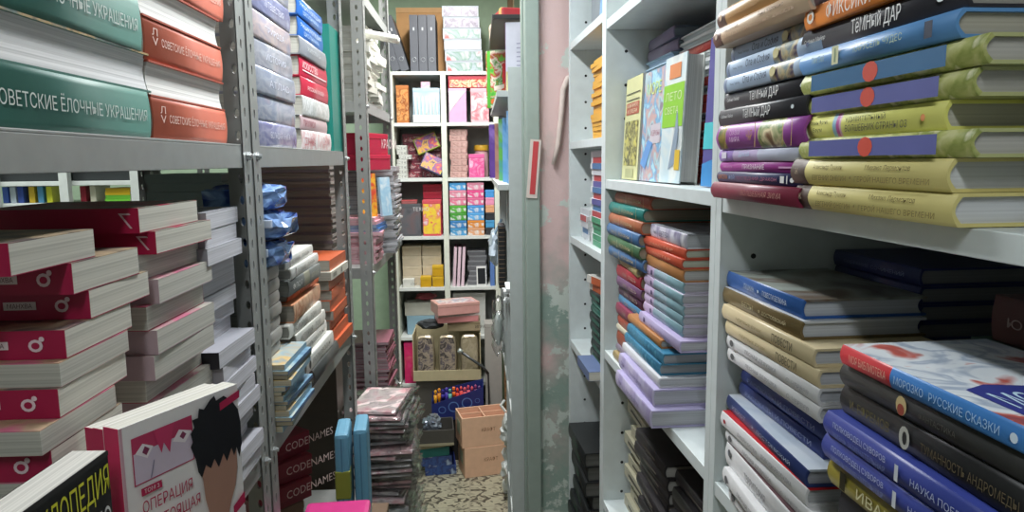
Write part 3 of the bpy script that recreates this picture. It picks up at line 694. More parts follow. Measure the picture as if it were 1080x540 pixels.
for i in range(2):
    r = empty('zip_case', (-.336 + .036 * i, 1.640 + .05 * i, .546), math.radians(6))
    bm = boxbm(-.017, .017, 0, .12, 0, .262 - .008 * i, bev=.010)
    obj('case_body', bm, mat('5f93ad', .6), r)
    bm = bmesh.new(); add_box(bm, -.002, .002, -.0015, .1215, .01, .252 - .008 * i, .0005); obj('zip', bm, mat('4a7a94', .4), r)
    if i == 0:
        bm = bmesh.new(); add_box(bm, -.018, .018, -.002, .04, .10, .17, .003); obj('label_band', bm, mat('7f8434', .5), r)
    tag(r, ['upright sky blue soft case with an olive label band', 'upright sky blue soft case nearest the aisle without a label'][i], 'case', 'sky blue soft cases')

# the heap of bagged notebooks on the floor between the racks
pk = [art(c, 16, .3) for c in (['d99aa2', 'e0c0c0', 'a87a80', 'e4dcd8'], ['8e8a88', 'b9b2b0', '6a6668'], ['c8848e', 'dccecc', 'b0a0a2'], ['a4aeb0', 'd0ccc8', 'c098a0'])]
zz = 0.0
NP = 46
for i in range(NP):
    t = .0128 + rnd.uniform(0, .003)
    packet('notebook_pack', 'bagged pink and grey notebook in the heap on the aisle floor' if i < NP - 3 else ['third notebook from the top of the bagged heap', 'second bagged notebook from the top of the heap', 'topmost bagged notebook with black spiral on the floor heap'][i - NP + 3],
           'notebook', (-.308 + rnd.uniform(-.010, .014), 2.20 + rnd.uniform(-.03, .03), zz), rnd.uniform(-.16, .16), .132 + .016 * (i % 2), .23, t, pk[rnd.randrange(4)], i % 6, 'bagged notebooks in the heap', spiral=(i > 40))
    zz += t + .0012
HEAP = zz
for i, (px, pz) in enumerate(((392, 513), (390, 526))):
    bm = bmesh.new(); add_tube(bm, [(.0 + .016 * math.cos(q), 0, .016 * math.sin(q)) for q in [2 * PI * k / 20 for k in range(21)]], .0026, 6)
    o = obj('split_ring', bm, mat('d8d8d8', .25, .5), None, True); o.location = (-.262, 2.03, .385 - .034 * i)
    tag(o, ['upper white ring hanging at the front of the bagged heap', 'lower white ring hanging at the front of the bagged heap'][i], 'ring')

# ------------------------------------------------------------------ left: farthest rack
kind('pap', 'white paper pack', .21, .19, .018, 'd2d2ca', pg='c2c2ba', soft=True, name='paper_pack')
stack([('pap', {'do': rnd.uniform(-.02, .02), 'ds': rnd.uniform(-.02, .02), 'da': rnd.uniform(-6, 6)}) for i in range(16)], (-.375, 2.78, 1.65), ANG_L, 'the white pile on the farthest rack', 'white paper packs', (0, 0, 0), 'top', 'paper pack')
kind('pap2', 'white paper pack', .19, .19, .02, 'c9c9c0', pg='bdbdb6', soft=True, name='paper_pack')
stack([('pap2', {'do': rnd.uniform(-.02, .02), 'da': rnd.uniform(-6, 6)}) for i in range(12)], (-.375, 2.52, 1.65), ANG_L, 'the nearer far-rack white pile', 'white paper packs', (0, 0, 0), 'top', 'paper pack')
for i in range(2):
    bm = bmesh.new(); add_tube(bm, [(0, 0, 0), (.10, .03, -.012), (.155, .05, -.02)], .011, 8)
    o = obj('paper_roll', bm, mat('d5d5cd', .6), None, True); o.location = (-.43, 2.56 + .05 * i, 1.8905 + .02 * i); o.location.z = 1.903
    tag(o, ['nearer white paper roll sticking out over the white packs', 'farther white paper roll sticking out over the white packs'][i], 'paper roll', 'white paper rolls')
kind('wrk', 'grey exercise book', .21, .18, .0085, 'a9abb0', pg='a4a6aa', soft=True, name='exercise_book')
kind('wrp', 'pale exercise book', .21, .18, .0085, 'b9babe', pg='b4b6ba', soft=True, name='exercise_book')
stack([('wrk' if i % 2 else 'wrp', {'do': rnd.uniform(-.008, .008), 'da': rnd.uniform(-3, 3)}) for i in range(38)], (-.322, 2.87, 1.10), ANG_L, '', 'grey exercise books on the farthest rack', (.004, 0, 0), cat='exercise book', shared='thin grey exercise book in the tall pile on the farthest rack')
kind('pnk', 'pink leaflet', .17, .15, .012, 'd79aa6', pg='cfa8ae', soft=True, name='booklet')
kind('blul', 'blue leaflet', .17, .15, .012, '2f5f9a', pg='8a9ab0', soft=True, name='booklet')
stack([('blul' if i in (9, 10) else 'pnk', {'do': rnd.uniform(-.012, .012), 'da': rnd.uniform(-5, 5)}) for i in range(13)], (-.35, 2.56, 1.10), ANG_L, 'the far pink leaflet pile', 'pink leaflets on the farthest rack', (.006, 0, 0), 'top', 'booklet')
kind('actv', 'orange workbook', .155, .11, .012, 'd97a35', top=art(['d9642c', 'e8b43c', 'd84a3c', 'e9d79a'], 22), soft=True, name='workbook')
stand('actv', (-.405, 2.500, 1.2568), -38, 'orange children workbook standing on the pink leaflets', lean=.05, cat='workbook', W=.075)
kind('actb', 'pale blue workbook', .14, .11, .010, 'a5c8dc', top=art(['bcd8e6', '9cc4dc', 'dfe8ec'], 22), soft=True, name='workbook')
stand('actb', (-.345, 2.585, 1.2568), -30, 'pale blue workbook standing right of the orange one', lean=.08, cat='workbook', W=.06)
# red boxes and grey lids below the upper shelf of the farthest rack
carton('pencil_box', 'red box with white letters on the farthest rack', 'box', (-.36, 2.62, 1.4235), math.radians(70), .20, .14, .055, 'b51f44', group='red boxes', lid='c02648')
carton('pencil_box', 'red box lettered white on top of the other red box', 'box', (-.362, 2.62, 1.479), math.radians(72), .19, .13, .075, 'b51f44', group='red boxes', lid='b81f40', text=[('КРАСКИ', .2, .85, .3, .75, 'e6cfd2')])
# darker pink pile on the lower shelf
kind('dkp', 'dusky pink notebook', .22, .19, .0105, '8f5a68', pg='a08a90', soft=True, name='notebook')
stack([('dkp', {'do': rnd.uniform(-.01, .01), 'da': rnd.uniform(-3, 3)}) for i in range(24)], (-.365, 2.82, .50), ANG_L, '', 'dusky pink notebooks on the lower rack shelf', (.004, 0, 0), cat='notebook', shared='dusky pink notebook in the pile on the lower shelf of the farthest rack')
# ------------------------------------------------------------------ right: nearest bookcase, eye-level shelf
GOLD = 'b89a5a'
kind('burg', 'burgundy novel with faint gold title', .196, .135, .0172, '7d2a40', text=[('', .10, .103, .05, .95, 'a5706a'), ('', .235, .238, .05, .95, 'a5706a'), ('ВОЛШЕБНАЯ ЗИМА', .42, .86, .35, .66, 'b07a72', .3)], bulge=.004)
kind('navyt', 'thin navy book with orange title', .19, .135, .0112, '2c3058', text=[('ШКОЛА', .03, .16, .3, .75, 'd98a3c'), ('ФЕЙ', .18, .26, .3, .75, '9fb0d8'), ('ПОСЛЕДНИЙ ДРАКОН', .28, .76, .28, .72, 'b06a84'), ('', .80, .84, .25, .8, 'dadada'), ('', .865, .875, .2, .85, 'dadada'), ('', .90, .94, .3, .7, 'dadada', 'dot')])
kind('magen', 'magenta book with white title', .185, .135, .0105, '9a3a8c', text=[('ПИСАТЕЛЬ', .06, .19, .4, .6, 'd9b0d0'), ('ПРИЗНАНИЕ', .33, .6, .28, .75, 'eadfe8'), ('', .76, .96, .42, .58, 'c48fbc')])
kind('lilac', 'lilac book with pale blue end', .186, .135, .0125, 'b8a0cc', spine='c3b2d6', bands=[(0, .2, '9a7cc0'), (.52, 1, 'c8cce0')], text=[('', .05, .12, .25, .8, 'e2dcec'), ('ДИКАЯ', .29, .43, .3, .75, 'b8d4e6')])
kind('purpic', 'thick purple book with gilt picture', .192, .138, .0255, '96489c', bands=[(.03, .13, art(['5a6a2c', 'a08a3c', '3a4a20'], 60)), (.54, .80, art(['c9b27c', '5a7a3c', 'e0d2a8', '7a5a3c'], 45))],
     text=[('СКАЗКИ', .20, .33, .55, .75, 'd8b4d4'), ('МИРА', .20, .33, .28, .48, 'd8b4d4'), ('', .145, .15, .03, .97, 'c8a85c'), ('', .52, .527, .03, .97, 'c8a85c'), ('', .815, .82, .03, .97, 'c8a85c'), ('', .90, .905, .03, .97, 'c8a85c'), ('ЧАР', .42, .49, .3, .7, 'b48a50')], bulge=.005)
kind('blk', 'black novel with jagged white title', .194, .138, .0172, '35343a', text=[('Сабина Майер', .05, .21, .4, .66, 'e4e4e4', .2), ('ТёМНый ДАР', .34, .66, .18, .82, 'e9e9e9'), ('', .87, .90, .4, .62, 'cfd6da', 'dot')])
kind('icy', 'icy blue novel with painted figure', .196, .138, .0162, '9cb0cc', spine='b0c4dc', bands=[(.56, .79, art(['5d4a64', '7d8f94', 'c9b88c', '4f4460'], 60)), (0, .04, '6f7f9c')],
     text=[('Эмма Тейлор', .09, .22, .35, .55, '4f5a70'), ('Ола и София', .26, .53, .22, .78, '3c4458', .15), ('', .565, .625, .3, .85, 'd9cf9c', 'dot'), ('', .88, .9, .35, .6, '5a6480', 'dot')])
kind('crbrn', 'cream novel with brown end', .202, .14, .0195, 'dcbfa2', bands=[(0, .11, '6d4a40')], text=[('Лев Толстой', .15, .33, .58, .8, '8a705c', .3), ('Анна Каренина', .55, .8, .58, .8, '8a705c', .3), ('', .04, .07, .35, .7, 'd9bfae', 'dot'), ('ДЕТСТВО · ОТРОЧЕСТВО · ЮНОСТЬ', .13, .9, .2, .42, 'b9977a')], bulge=.004, pg='c9c4ba')
kind('tanbr', 'tan novel with brown end', .206, .14, .0195, 'c9a06c', bands=[(0, .11, '5d4038')], text=[('', .04, .07, .35, .7, 'cfae8e', 'dot'), ('ВОЙНА И МИР · ТОМ ПЕРВЫЙ', .16, .9, .3, .52, 'b0854f')], bulge=.004)
sA = .676
stack([('burg', {'ds': -.004, 'do': -.004, 'da': 0}), ('navyt', {'ds': -.004}), ('magen', {'ds': -.002, 'do': .002}), ('lilac', {'ds': -.002}), ('purpic', {'ds': .002, 'do': -.002}), ('blk', {'ds': .0, 'T': .0168}), ('blk', {'ds': .006, 'do': .002, 'T': .0168}),
       ('icy', {'ds': .012, 'do': 0}), ('icy', {'ds': .010, 'do': .002}), ('icy', {'ds': .006, 'do': .012, 'da': 2.0}), ('crbrn', {'ds': .002, 'do': -.006}), ('tanbr', {'ds': .004, 'do': -.004})],
      P(sA, .306, 1.407), ANG_R, 'the left eye-level pile', 'novels in the left eye-level pile', (.001, .001, .3))
kind('yel', 'pale yellow novel with brown end', .194, .15, .0205, 'd9cc86', bands=[(0, .125, '4f3f36')], bulge=.0045, pg='d6d8da', rough=.5,
     text=[('Александр Пушкин', .20, .42, .58, .80, '6f6034', .35), ('Михаил Лермонтов', .57, .83, .58, .80, '6f6034', .35), ('ЕВГЕНИЙ ОНЕГИН', .20, .45, .20, .44, '7a6832'), ('', .475, .485, .28, .38, '7a6832', 'dot'), ('ГЕРОЙ НАШЕГО ВРЕМЕНИ', .51, .93, .20, .44, '7a6832'), ('Ж', .05, .08, .4, .65, 'b5a58f')])
FLW = art(['c9c890', 'b0b46c', '8f9a50', 'd9d6b0'], 70)
kind('flp', 'flowery book with violet spine panel', .200, .15, .0168, 'b9bc84', spine=FLW, text=[('', .09, .86, .13, .87, '5c62a4'), ('', .44, .53, .08, .92, 'd9503c', 'dot')], bulge=.0045, pg='bdbab2')
kind('flb', 'flowery book with teal spine panel', .206, .15, .0172, 'b9bc84', spine=FLW, text=[('', .09, .86, .13, .87, '2f6a98'), ('', .44, .53, .08, .92, 'd9503c', 'dot')], bulge=.0045, pg='bdbab2')
kind('ozy', 'lemon book with black capital title', .170, .15, .0180, 'e0de7c', bands=[(.255, .285, '8fb8d0'), (.285, .31, 'c05aa0'), (.31, .325, 'd9b0c8')], bulge=.003, pg='bdbab2',
     text=[('Лаймен Фрэнк', .05, .22, .54, .78, '5a5a3c'), ('Баум', .09, .17, .2, .44, '5a5a3c'), ('УДИВИТЕЛЬНЫЙ', .37, .66, .54, .82, '4a4a34'), ('ВОЛШЕБНИК СТРАНЫ ОЗ', .37, .80, .18, .46, '4a4a34'), ('', .88, .905, .35, .6, 'd98a50', 'dot')])
kind('sky', 'sky blue book with cream labels', .182, .15, .0172, '5f92c8', bulge=.0045, text=[('', .28, .33, .1, .9, 'd9d9b0'), ('', .30, .31, .2, .8, '8aa080'), ('ТИМ ТАЛ', .12, .22, .35, .65, 'b4c8a8'), ('КАРУСЕЛЬ ЧУДЕС', .44, .74, .35, .68, 'b4c8a8'), ('', .86, .90, .2, .8, '28344c')], pg='b5b0a2')
kind('blk2', 'thick black novel with jagged white title', .196, .15, .0185, '302f36', text=[('Сабина Майер', .03, .20, .38, .62, 'e6e6e6', .2), ('ТёМНый ДАР', .39, .69, .15, .85, 'ececec'), ('', .87, .91, .4, .66, 'd9e0e4', 'dot')], pg='a9a69e')
kind('orgk', 'orange book with chunky white title', .19, .15, .0172, 'e0822c', text=[('', .03, .09, .2, .8, 'efe6da', 'dot'), ('', .045, .075, .35, .65, 'e0822c', 'dot'), ('ФИКСИКИ', .19, .5, .15, .85, 'f0eae0'), ('в', .55, .575, .35, .62, 'f0c030'), ('МУЗЕЕ', .62, .84, .3, .72, 'f0eae0')])
kind('ill', 'dark illustrated book', .19, .15, .017, '5d4450', spine=art(['4a3440', '7d5a60', '3a2c38', '9a7a78'], 40))
stack([('yel', {'ds': .0, 'do': .0}), ('yel', {'ds': -.004, 'do': -.001}), ('flp', {'ds': .010, 'do': .0}), ('ozy', {'ds': -.004, 'do': .001}), ('flp', {'ds': .004, 'do': .002}), ('flb', {'ds': .010, 'do': .0}), ('sky', {'ds': -.002, 'do': -.001, 'L': .186}), ('blk2', {'ds': -.006, 'do': .002}), ('orgk', {'ds': .002, 'do': -.002}), ('ill', {})],
      P(.496, .306, 1.407), ANG_R, 'the right eye-level pile', 'novels in the right eye-level pile', (.001, .001, .3))
kind('navh', 'navy blue album', .16, .22, .02, '3a4a86', pg='b9bcc8')
stack([('navh', {'T': .03}), ('navh', {'T': .045}), ('navh', {'T': .045})], P(.30, .36, 1.407), ANG_R, 'the navy pile at right frame edge', 'navy albums at the right edge')

# ------------------------------------------------------------------ right: nearest bookcase, lower shelf
kind('w1', 'white classic with grey initials', .20, .118, .0155, 'cfcfd0', text=[('', .05, .10, .25, .75, '6a6a6c', 'dot'), ('ЛЕСНАЯ ДЕВУШКА', .25, .62, .34, .66, '8a8a8e'), ('С. ЧЕРВЕВ', .72, .93, .3, .6, '9a9a9e', .2)], pg='b9bcc0')
kind('w2', 'white classic under a brown cover', .20, .118, .026, 'cfcfd0', top=art(['4a3438', '5d4448', '3c2c30'], 10), text=[('', .05, .10, .5, .85, '6a6a6c', 'dot'), ('ТЕРРИТОРИЯ', .3, .58, .3, .62, '8a8a8e')], pg='b0b2b4')
kind('w3', 'white classic with bright red cover', .20, .118, .0175, 'd2d2d3', top='b5242c', text=[('', .05, .08, .35, .65, 'b5343c', 'dot'), ('ДЖЕЙН ОСТЕН', .25, .5, .34, .66, '8a8a8e'), ('ДОВОДЫ РАССУДКА', .55, .88, .34, .66, '8a8a8e')], pg='b0b2b4')
kind('nav', 'navy classic with white cover', .205, .118, .0165, '2c3a6c', top=art(['c4cad2', 'aab6c4', 'd4d8dc'], 8), text=[('ИДИОТ', .1, .3, .34, .66, 'a9b4cc'), ('Ф. ДОСТОЕВСКИЙ', .38, .85, .34, .66, 'a9b4cc')], pg='a9abb4')
kind('bl1', 'deep blue classic', .185, .118, .015, '3a4684', text=[('РАССКАЗЫ И ПОВЕСТИ', .1, .9, .34, .66, '8a94bc')], pg='a0a2a8')
kind('olv', 'dark olive classic', .185, .118, .015, '4a4638', text=[('ПИСЬМА', .2, .7, .34, .66, '8f8a72')], pg='a0a2a8')
kind('crm', 'cream classic with black crest', .20, .118, .0162, 'cdbd98', text=[('МЁРТВЫЕ ДУШИ', .2, .5, .34, .62, 'a08f68'), ('ПОВЕСТИ', .62, .82, .25, .75, '4f4636')], pg='b9bcc0')
kind('olb', 'olive brown classic', .182, .118, .0172, '6a5a3a', top=art(['b9c0c6', 'c9ccd0', 'a8b0b6'], 8), text=[('БЕСЫ', .3, .45, .34, .66, 'c4b890'), ('Ф. ДОСТОЕВСКИЙ', .52, .85, .34, .66, 'c4b890')], pg='c0c4ca')
kind('cob', 'cobalt classic with pictured cover', .175, .118, .018, '2f5a9c', top=art(['b9c4ca', '6a5a4c', '9aa29c', '4a463c', 'c0c8cc'], 9), text=[('ПУШКИН', .28, .42, .36, .66, 'c4d0e0'), ('', .47, .49, .4, .6, 'c4d0e0', 'dot'), ('ПОВЕСТИ БЕЛКИНА', .54, .84, .36, .66, 'c4d0e0')], pg='c0c4ca')
PW = 'the pale classics pile lower right'
stack([('w1', {'do': -.006, 'ds': .02, 'da': -3, 'T': .018}), ('w1', {'do': -.012, 'ds': .012, 'da': -4, 'T': .018}), ('w2', {'do': -.004, 'ds': .004, 'da': -3}), ('w1', {'do': 0, 'ds': .0, 'T': .0145, 'da': -1}), ('w3', {'do': -.002, 'ds': -.008, 'da': -1}), ('nav', {'do': .004, 'ds': -.012, 'da': -3}),
       ('bl1', {'do': .022, 'ds': -.02}), ('bl1', {'do': .024, 'ds': -.018}), ('olv', {'do': .026, 'ds': -.018}), ('w1', {'do': .002, 'ds': .0, 'T': .0148}), ('w1', {'do': .0, 'ds': .0, 'T': .0148}), ('crm', {'do': 0, 'ds': -.002}), ('crm', {'do': -.001, 'ds': -.010}), ('olb', {'do': .002, 'ds': -.03}), ('cob', {'do': .008, 'ds': -.034})],
      P(.660, .316, 1.065), ANG_R, PW, 'pale classics in the lower right', (.001, .001, .5))
kind('dv1', 'near black hardback', .185, .10, .033, '26262b', pg='6a6a6c')
kind('oliv', 'mustard olive white-lettered book', .185, .10, .0215, '83782c', text=[('', .10, .14, .2, .85, '2c2a16'), ('ИВАН ТУРГЕНЕВ', .22, .9, .3, .68, 'd4d0a8')], pg='8a8a86', bulge=.004)
kind('blu2', 'royal blue double-titled book', .19, .10, .0188, '34408a', text=[('ПОЛКОВОДЕЦ СУВОРОВ', .08, .42, .52, .8, 'b9c0d8'), ('ЖИЗНЬ ЗАМЕЧАТЕЛЬНАЯ', .08, .42, .2, .42, '7c86b8'), ('', .475, .495, .2, .8, 'c9cfd8'), ('НАУКА ПОБЕЖДАТЬ', .56, .93, .34, .66, 'a4aed0')], pg='8a8a8c', bulge=.004)
kind('blk3', 'black book with gilt author', .185, .10, .0225, '1f1f21', text=[('И. ЕФРЕМОВ', .08, .34, .34, .68, '6d6440'), ('', .40, .46, .15, .85, 'b4b4ac', 'dot'), ('', .42, .445, .3, .7, '2c2c2c', 'dot'), ('ТУМАННОСТЬ АНДРОМЕДЫ', .52, .95, .34, .66, '5c523c')], pg='9a9a98', bulge=.004)
kind('blk4', 'charcoal book with small round picture', .182, .10, .0175, '343434', text=[('', .375, .435, .15, .9, 'c9b484', 'dot'), ('', .385, .425, .15, .6, '9a4a3c', 'dot'), ('ФАНТАСТИКА', .50, .68, .38, .62, '4f4f4a')], pg='9a9a98', bulge=.004)
kind('redbl', 'red and blue childrens book pictured cover', .18, .115, .0145, 'c4ccd4', spine='4482c8', bands=[(0, .33, 'c4343c')], top=art(['d4dae0', 'cdd6de', 'd9dfe4', '9aa8bc', 'd4dae0', 'd9dfe4', 'b8584c', '8a4a50'], 26),
     text=[('МОЯ БИБЛИОТЕКА', .07, .31, .3, .7, 'e0b4a0'), ('МОРОЗКО', .36, .52, .32, .7, 'a9c8e8'), ('РУССКИЕ СКАЗКИ', .55, .86, .32, .7, '9cc0e4'), ('', .90, .93, .3, .7, 'cfe0f0', 'dot')], pg='b4b4b2')
stack([('dv1', {'do': .012}), ('dv1', {'do': .01}), ('dv1', {'do': .012}), ('dv1', {'do': .006, 'T': .031}), ('oliv', {'ds': -.008, 'do': .002}), ('blu2', {'ds': -.006, 'do': -.004}), ('blu2', {'ds': -.006, 'do': -.004}), ('blk3', {'ds': .0, 'do': .004, 'da': -1}), ('blk4', {'ds': .0, 'do': .002}), ('redbl', {'ds': .002, 'do': -.002})],
      P(.405, .296, 1.065), ANG_R, 'the lower right dark pile', 'dark books at the lower right corner', (.001, .001, .3))
b = [o for o in COL.objects if o.get('label', '').startswith('red and blue childrens')][0]
bm = bmesh.new(); A = basis((.09, 0, .0148), (0, 1, 0), (-1, 0, 0), (0, 0, 1))
add_poly(bm, [(.012, .012), (.10, .012), (.10, .062), (.03, .078), (.012, .07)], A, 0); A2 = A.copy(); A2.translation.z += .0002
add_text(bm, 'МОРОЗКО', .018, .095, .036, .062, A2, 1); add_text(bm, 'СКАЗКИ', .03, .08, .018, .030, A2, 1)
obj('cover_print', bm, [mat('2c3480'), mat('b4cfe0')], b)
kind('nv3', 'dark navy faint-titled volume', .150, .14, .0172, '343b6c', text=[('СОБРАНИЕ СОЧИНЕНИЙ', .15, .85, .36, .64, '8088b0')], pg='8c8d90')
kind('nv4', 'dark brown faint-titled volume', .150, .14, .0172, '4f4632', text=[('СОБРАНИЕ СОЧИНЕНИЙ', .15, .85, .36, .64, '8a7c58')], pg='8c8d90')
stack(['nv3'] * 8 + ['nv3', 'nv3', 'nv3', 'nv4', 'nv3', 'nv3', 'nv3', 'nv3'], P(.700, .448, 1.065), ANG_R, 'the navy pile at the shelf back', 'navy volumes at the back of the lower shelf', (.001, .001, .4))
kind('gr4', 'dark green volume with pale letters', .165, .14, .040, '3c5a4c', text=[('АЛЕКСАНДР', .06, .5, .38, .64, '8a948c')], pg='80807e')
kind('br4', 'dark brown volume with pale letters', .165, .14, .040, '5a3c3c', text=[('ЮЛИЙ', .1, .4, .38, .64, '8f8480')], pg='80807e')
stack(['gr4', 'gr4', 'gr4', 'gr4', 'gr4', 'gr4', ('br4', {'ds': .012, 'do': .008, 'T': .036})], P(.436, .418, 1.065), ANG_R, 'the green pile behind lower right', 'dark green volumes behind the lower right pile', (.001, .001, .4))

# ------------------------------------------------------------------ right: middle bookcase, lower two bays
RIB = [('', .16, .165, .05, .95, GOLD), ('', .84, .845, .05, .95, GOLD), ('', .36, .37, .15, .85, 'cfc4a0'), ('РОМАНЫ', .44, .78, .34, .66, 'b5a884'), ('АВТОР', .20, .33, .34, .64, 'b5a884')]
for key, nm, c in (('ro', 'brick red', 'a8604c'), ('rt', 'teal', '2f7f78'), ('rc', 'copper', 'b06a4c'), ('rb', 'steel blue', '4f74a0'), ('rg', 'moss green', '4c7050')):
    kind(key, nm + ' ribbed classic', .235, .16, .0205, c, text=RIB, bulge=.004, pg='b9b2a0')
def nv(key, desc, c, T, txt='b9a898', **k): kind(key, desc, k.pop('L', .165), .14, T, c, text=[('РОМАН', .3, .45, .34, .66, txt), ('ПОВЕСТЬ', .55, .85, .34, .66, txt)], pg='b9b09a', **k)
nv('m_cr', 'cream ochre novel', 'b9a878', .014); nv('m_rd', 'crimson novel', 'b43c48', .021); nv('m_pu', 'dull purple novel', '7d5a7c', .018); nv('m_dp', 'dark purple novel', '5d3c54', .0185)
nv('m_bl', 'light blue novel', '5a90b8', .016); nv('m_cm', 'wine novel', '8f3a54', .020); nv('m_r2', 'coral red novel', 'b8503c', .021); nv('m_wh', 'ivory novel', 'cfc9b4', .012); nv('m_br', 'rust novel', 'a04c34', .026)
nv('m_lv', 'grey lavender novel', '8a7f90', .012); nv('m_tn', 'tan novel', 'a89468', .0145)
stack([('m_tn', {'ds': .02, 'do': -.008, 'L': .19}), ('m_lv', {'ds': .015, 'do': -.004, 'L': .19}), ('m_br', {}), ('m_wh', {'ds': -.004}), ('m_r2', {'ds': .0}), ('m_cm', {'ds': -.006}), ('m_bl', {'ds': -.008, 'do': .004}), ('m_dp', {'ds': -.004, 'do': .004}), ('m_pu', {}), ('m_rd', {'ds': -.004}), ('m_cr', {'ds': -.01, 'da': -4}),
       ('rb', {'do': -.008, 'ds': .0}), ('rg', {'do': -.010, 'ds': -.004}), ('rb', {'do': -.010, 'ds': -.01}), ('rc', {'do': -.008, 'ds': -.006}), ('rt', {'do': -.006, 'ds': -.006}), ('ro', {'do': .0, 'ds': .014})],
      P(1.250, .331, 1.068), ANG_R, 'the left pile, middle bookcase', 'novels in the left pile of the middle bookcase', (.0015, .0015, .6))
kind('lvt', 'lilac and teal novel', .188, .14, .0152, 'c4bccc', spine='7f9fa8', bands=[(0, .28, 'b9a4c4'), (.28, .62, '8fa4b0')], text=[('', .20, .24, .3, .75, '5a4a70'), ('ДЕВУШКА И МОРЕ', .32, .82, .35, .62, '6a8a94')], pg='bdbcc0')
kind('lvl', 'pale lilac novel poking out', .205, .14, .0165, 'b4a8cc', text=[('', .14, .17, .3, .8, '4a3c6c'), ('ЛЕТНИЙ СОН', .3, .8, .35, .62, '8a7cac')], pg='bdbcc0')
kind('jkt', 'white jacketed thick novel', .19, .145, .021, 'd2d2d8', spine=art(['d6d4dc', 'cfcbd8', '8a84a0', 'dad8de'], 22), top=art(['c9ccd2', '6a6a70', 'b0b4ba', '4a4c52'], 9), text=[('Анна', .1, .2, .4, .65, '8a8494', .3), ('ВЕТЕР', .3, .55, .3, .7, '6a6478')], pg='c4c6ca')
kind('oro', 'orange red novel', .19, .14, .0142, 'c4553c', text=[('МАСТЕР', .2, .75, .36, .64, 'dc9a7c')], pg='c4ccba')
kind('obr', 'ochre orange novel', .19, .14, .0185, 'b47c4c', pg='c0c0be')
kind('tl2', 'teal patterned novel', .20, .14, .0172, '3a7c9c', spine=art(['2f6f90', '4a8cac', '3a7494', '5a9ab4'], 50), text=[('МОРЕ', .3, .6, .3, .7, '6ab0c8')], pg='a4a6aa')
kind('wh5', 'plain white hardback', .21, .145, .0145, 'd4d4d8', pg='c4c6ca')
kind('lv6', 'lavender jacketed thick novel', .205, .145, .025, 'b0a8cc', spine=art(['b4acd0', 'c4bcd8', 'a094c0', 'd4d0dc'], 14), text=[('Осень', .1, .2, .4, .7, '7c709c', .3), ('ТИХИЙ ДОМ', .35, .7, .35, .65, '8078a4')], pg='b9bac0')
stack([('lv6', {'do': -.042, 'ds': -.005, 'T': .026}), ('lv6', {'do': -.034, 'ds': -.022, 'T': .025}), ('wh5', {'do': -.026, 'ds': -.030}), ('tl2', {'do': -.022, 'ds': -.040}), ('tl2', {'do': -.018, 'ds': -.030}), ('obr', {'do': -.012, 'ds': -.055, 'T': .013}), ('lvl', {'do': -.008, 'ds': .012}),
       'lvt', ('lvt', {'ds': .002}), ('lvt', {'ds': .004}), ('lvt', {'ds': .002}), ('lvt', {'ds': .0, 'T': .0162}), ('obr', {'ds': -.002}), ('oro', {'ds': -.002}), ('oro', {'ds': .002, 'da': 2}), ('jkt', {'ds': .012, 'do': .004, 'L': .172})],
      P(1.050, .330, 1.068), ANG_R, 'the right pile, middle bookcase', 'novels in the right pile of the middle bookcase', (.0015, .0015, .5))
kind('iv', 'ivory thick paperback', .16, .13, .022, 'b9b49c', text=[('', .2, .75, .4, .62, '3c3a32')], pg='a49f8c', soft=True)
stack([('iv', {'do': .01 * (i % 3), 'ds': rnd.uniform(-.02, .01)}) for i in range(10)], P(1.27, .355, .745), ANG_R, 'the ivory pile at the bottom', 'ivory books at the bottom of the middle bookcase', (.003, .003, 2))
kind('dk', 'black hardback with grey pages', .160, .135, .0215, '2f2c2e', pg='b0aeaa', text=[('', .3, .7, .42, .56, '6a645c')])
stack([('dk', {'do': rnd.uniform(-.012, .006), 'ds': rnd.uniform(-.012, .012), 'da': rnd.uniform(-3, 3)}) for i in range(11)], P(1.098, .338, .745), ANG_R, 'the left black bottom pile', 'black books at the bottom of the middle bookcase', (0, 0, 0))
stack([('dk', {'do': rnd.uniform(-.015, .006), 'ds': rnd.uniform(-.012, .012), 'da': rnd.uniform(-3, 3), 'T': .0195}) for i in range(12)], P(.918, .338, .745), ANG_R, 'the right black bottom pile', 'black books at the bottom of the middle bookcase', (0, 0, 0))

# ------------------------------------------------------------------ right: middle bookcase, upper bay
kind('st1', 'yellow', .164, .118, .016, 'd9d6a0', spine='cfcc94', soft=True, rough=.35)
def rface(s, o, key, label, da=0.0, **k): return stand(key, P(s, o, 1.4126), 180 + math.degrees(AR) + da, label, 'books standing face out in the middle bookcase', lean=.05, **k)
b, dm = rface(1.372, .345, 'st1', 'cream yellow book standing face out with a drawn scene', da=-1, L=.188)
cover_decal(b, dm, 'cover_print', [([(.012, .120), (.106, .120), (.106, .142), (.012, .142)], 'b4604c'), ([(.012, .026), (.106, .026), (.106, .108), (.012, .108)], art(['d4ca5c', 'c9c070', '4a4630', 'd9d28a'], 60)), ([(.03, .004), (.09, .004), (.09, .02), (.03, .02)], 'b9b98a'),
    ([(.012, .146), (.106, .146), (.106, .148), (.012, .148)], '5a5a48'), ([(.008, .158), (.11, .158), (.11, .160), (.008, .160)], '5a5a48')], [('АФРИКА', .02, .098, .132, .140, 'e8d0b0'), ('И ЗВЕРИ', .024, .094, .1225, .130, 'e8d0b0')])
kind('st2', 'blue', .172, .118, .018, '5a9ac0', top=art(['8ac4dc', 'b9dce4', '6aa4cc', 'c9a09c', 'a9d0d8', '8f7f90'], 26), spine='3a6a94')
b, dm = rface(1.244, .345, 'st2', 'light blue picture book standing face out beside the cream one', da=0, L=.185)
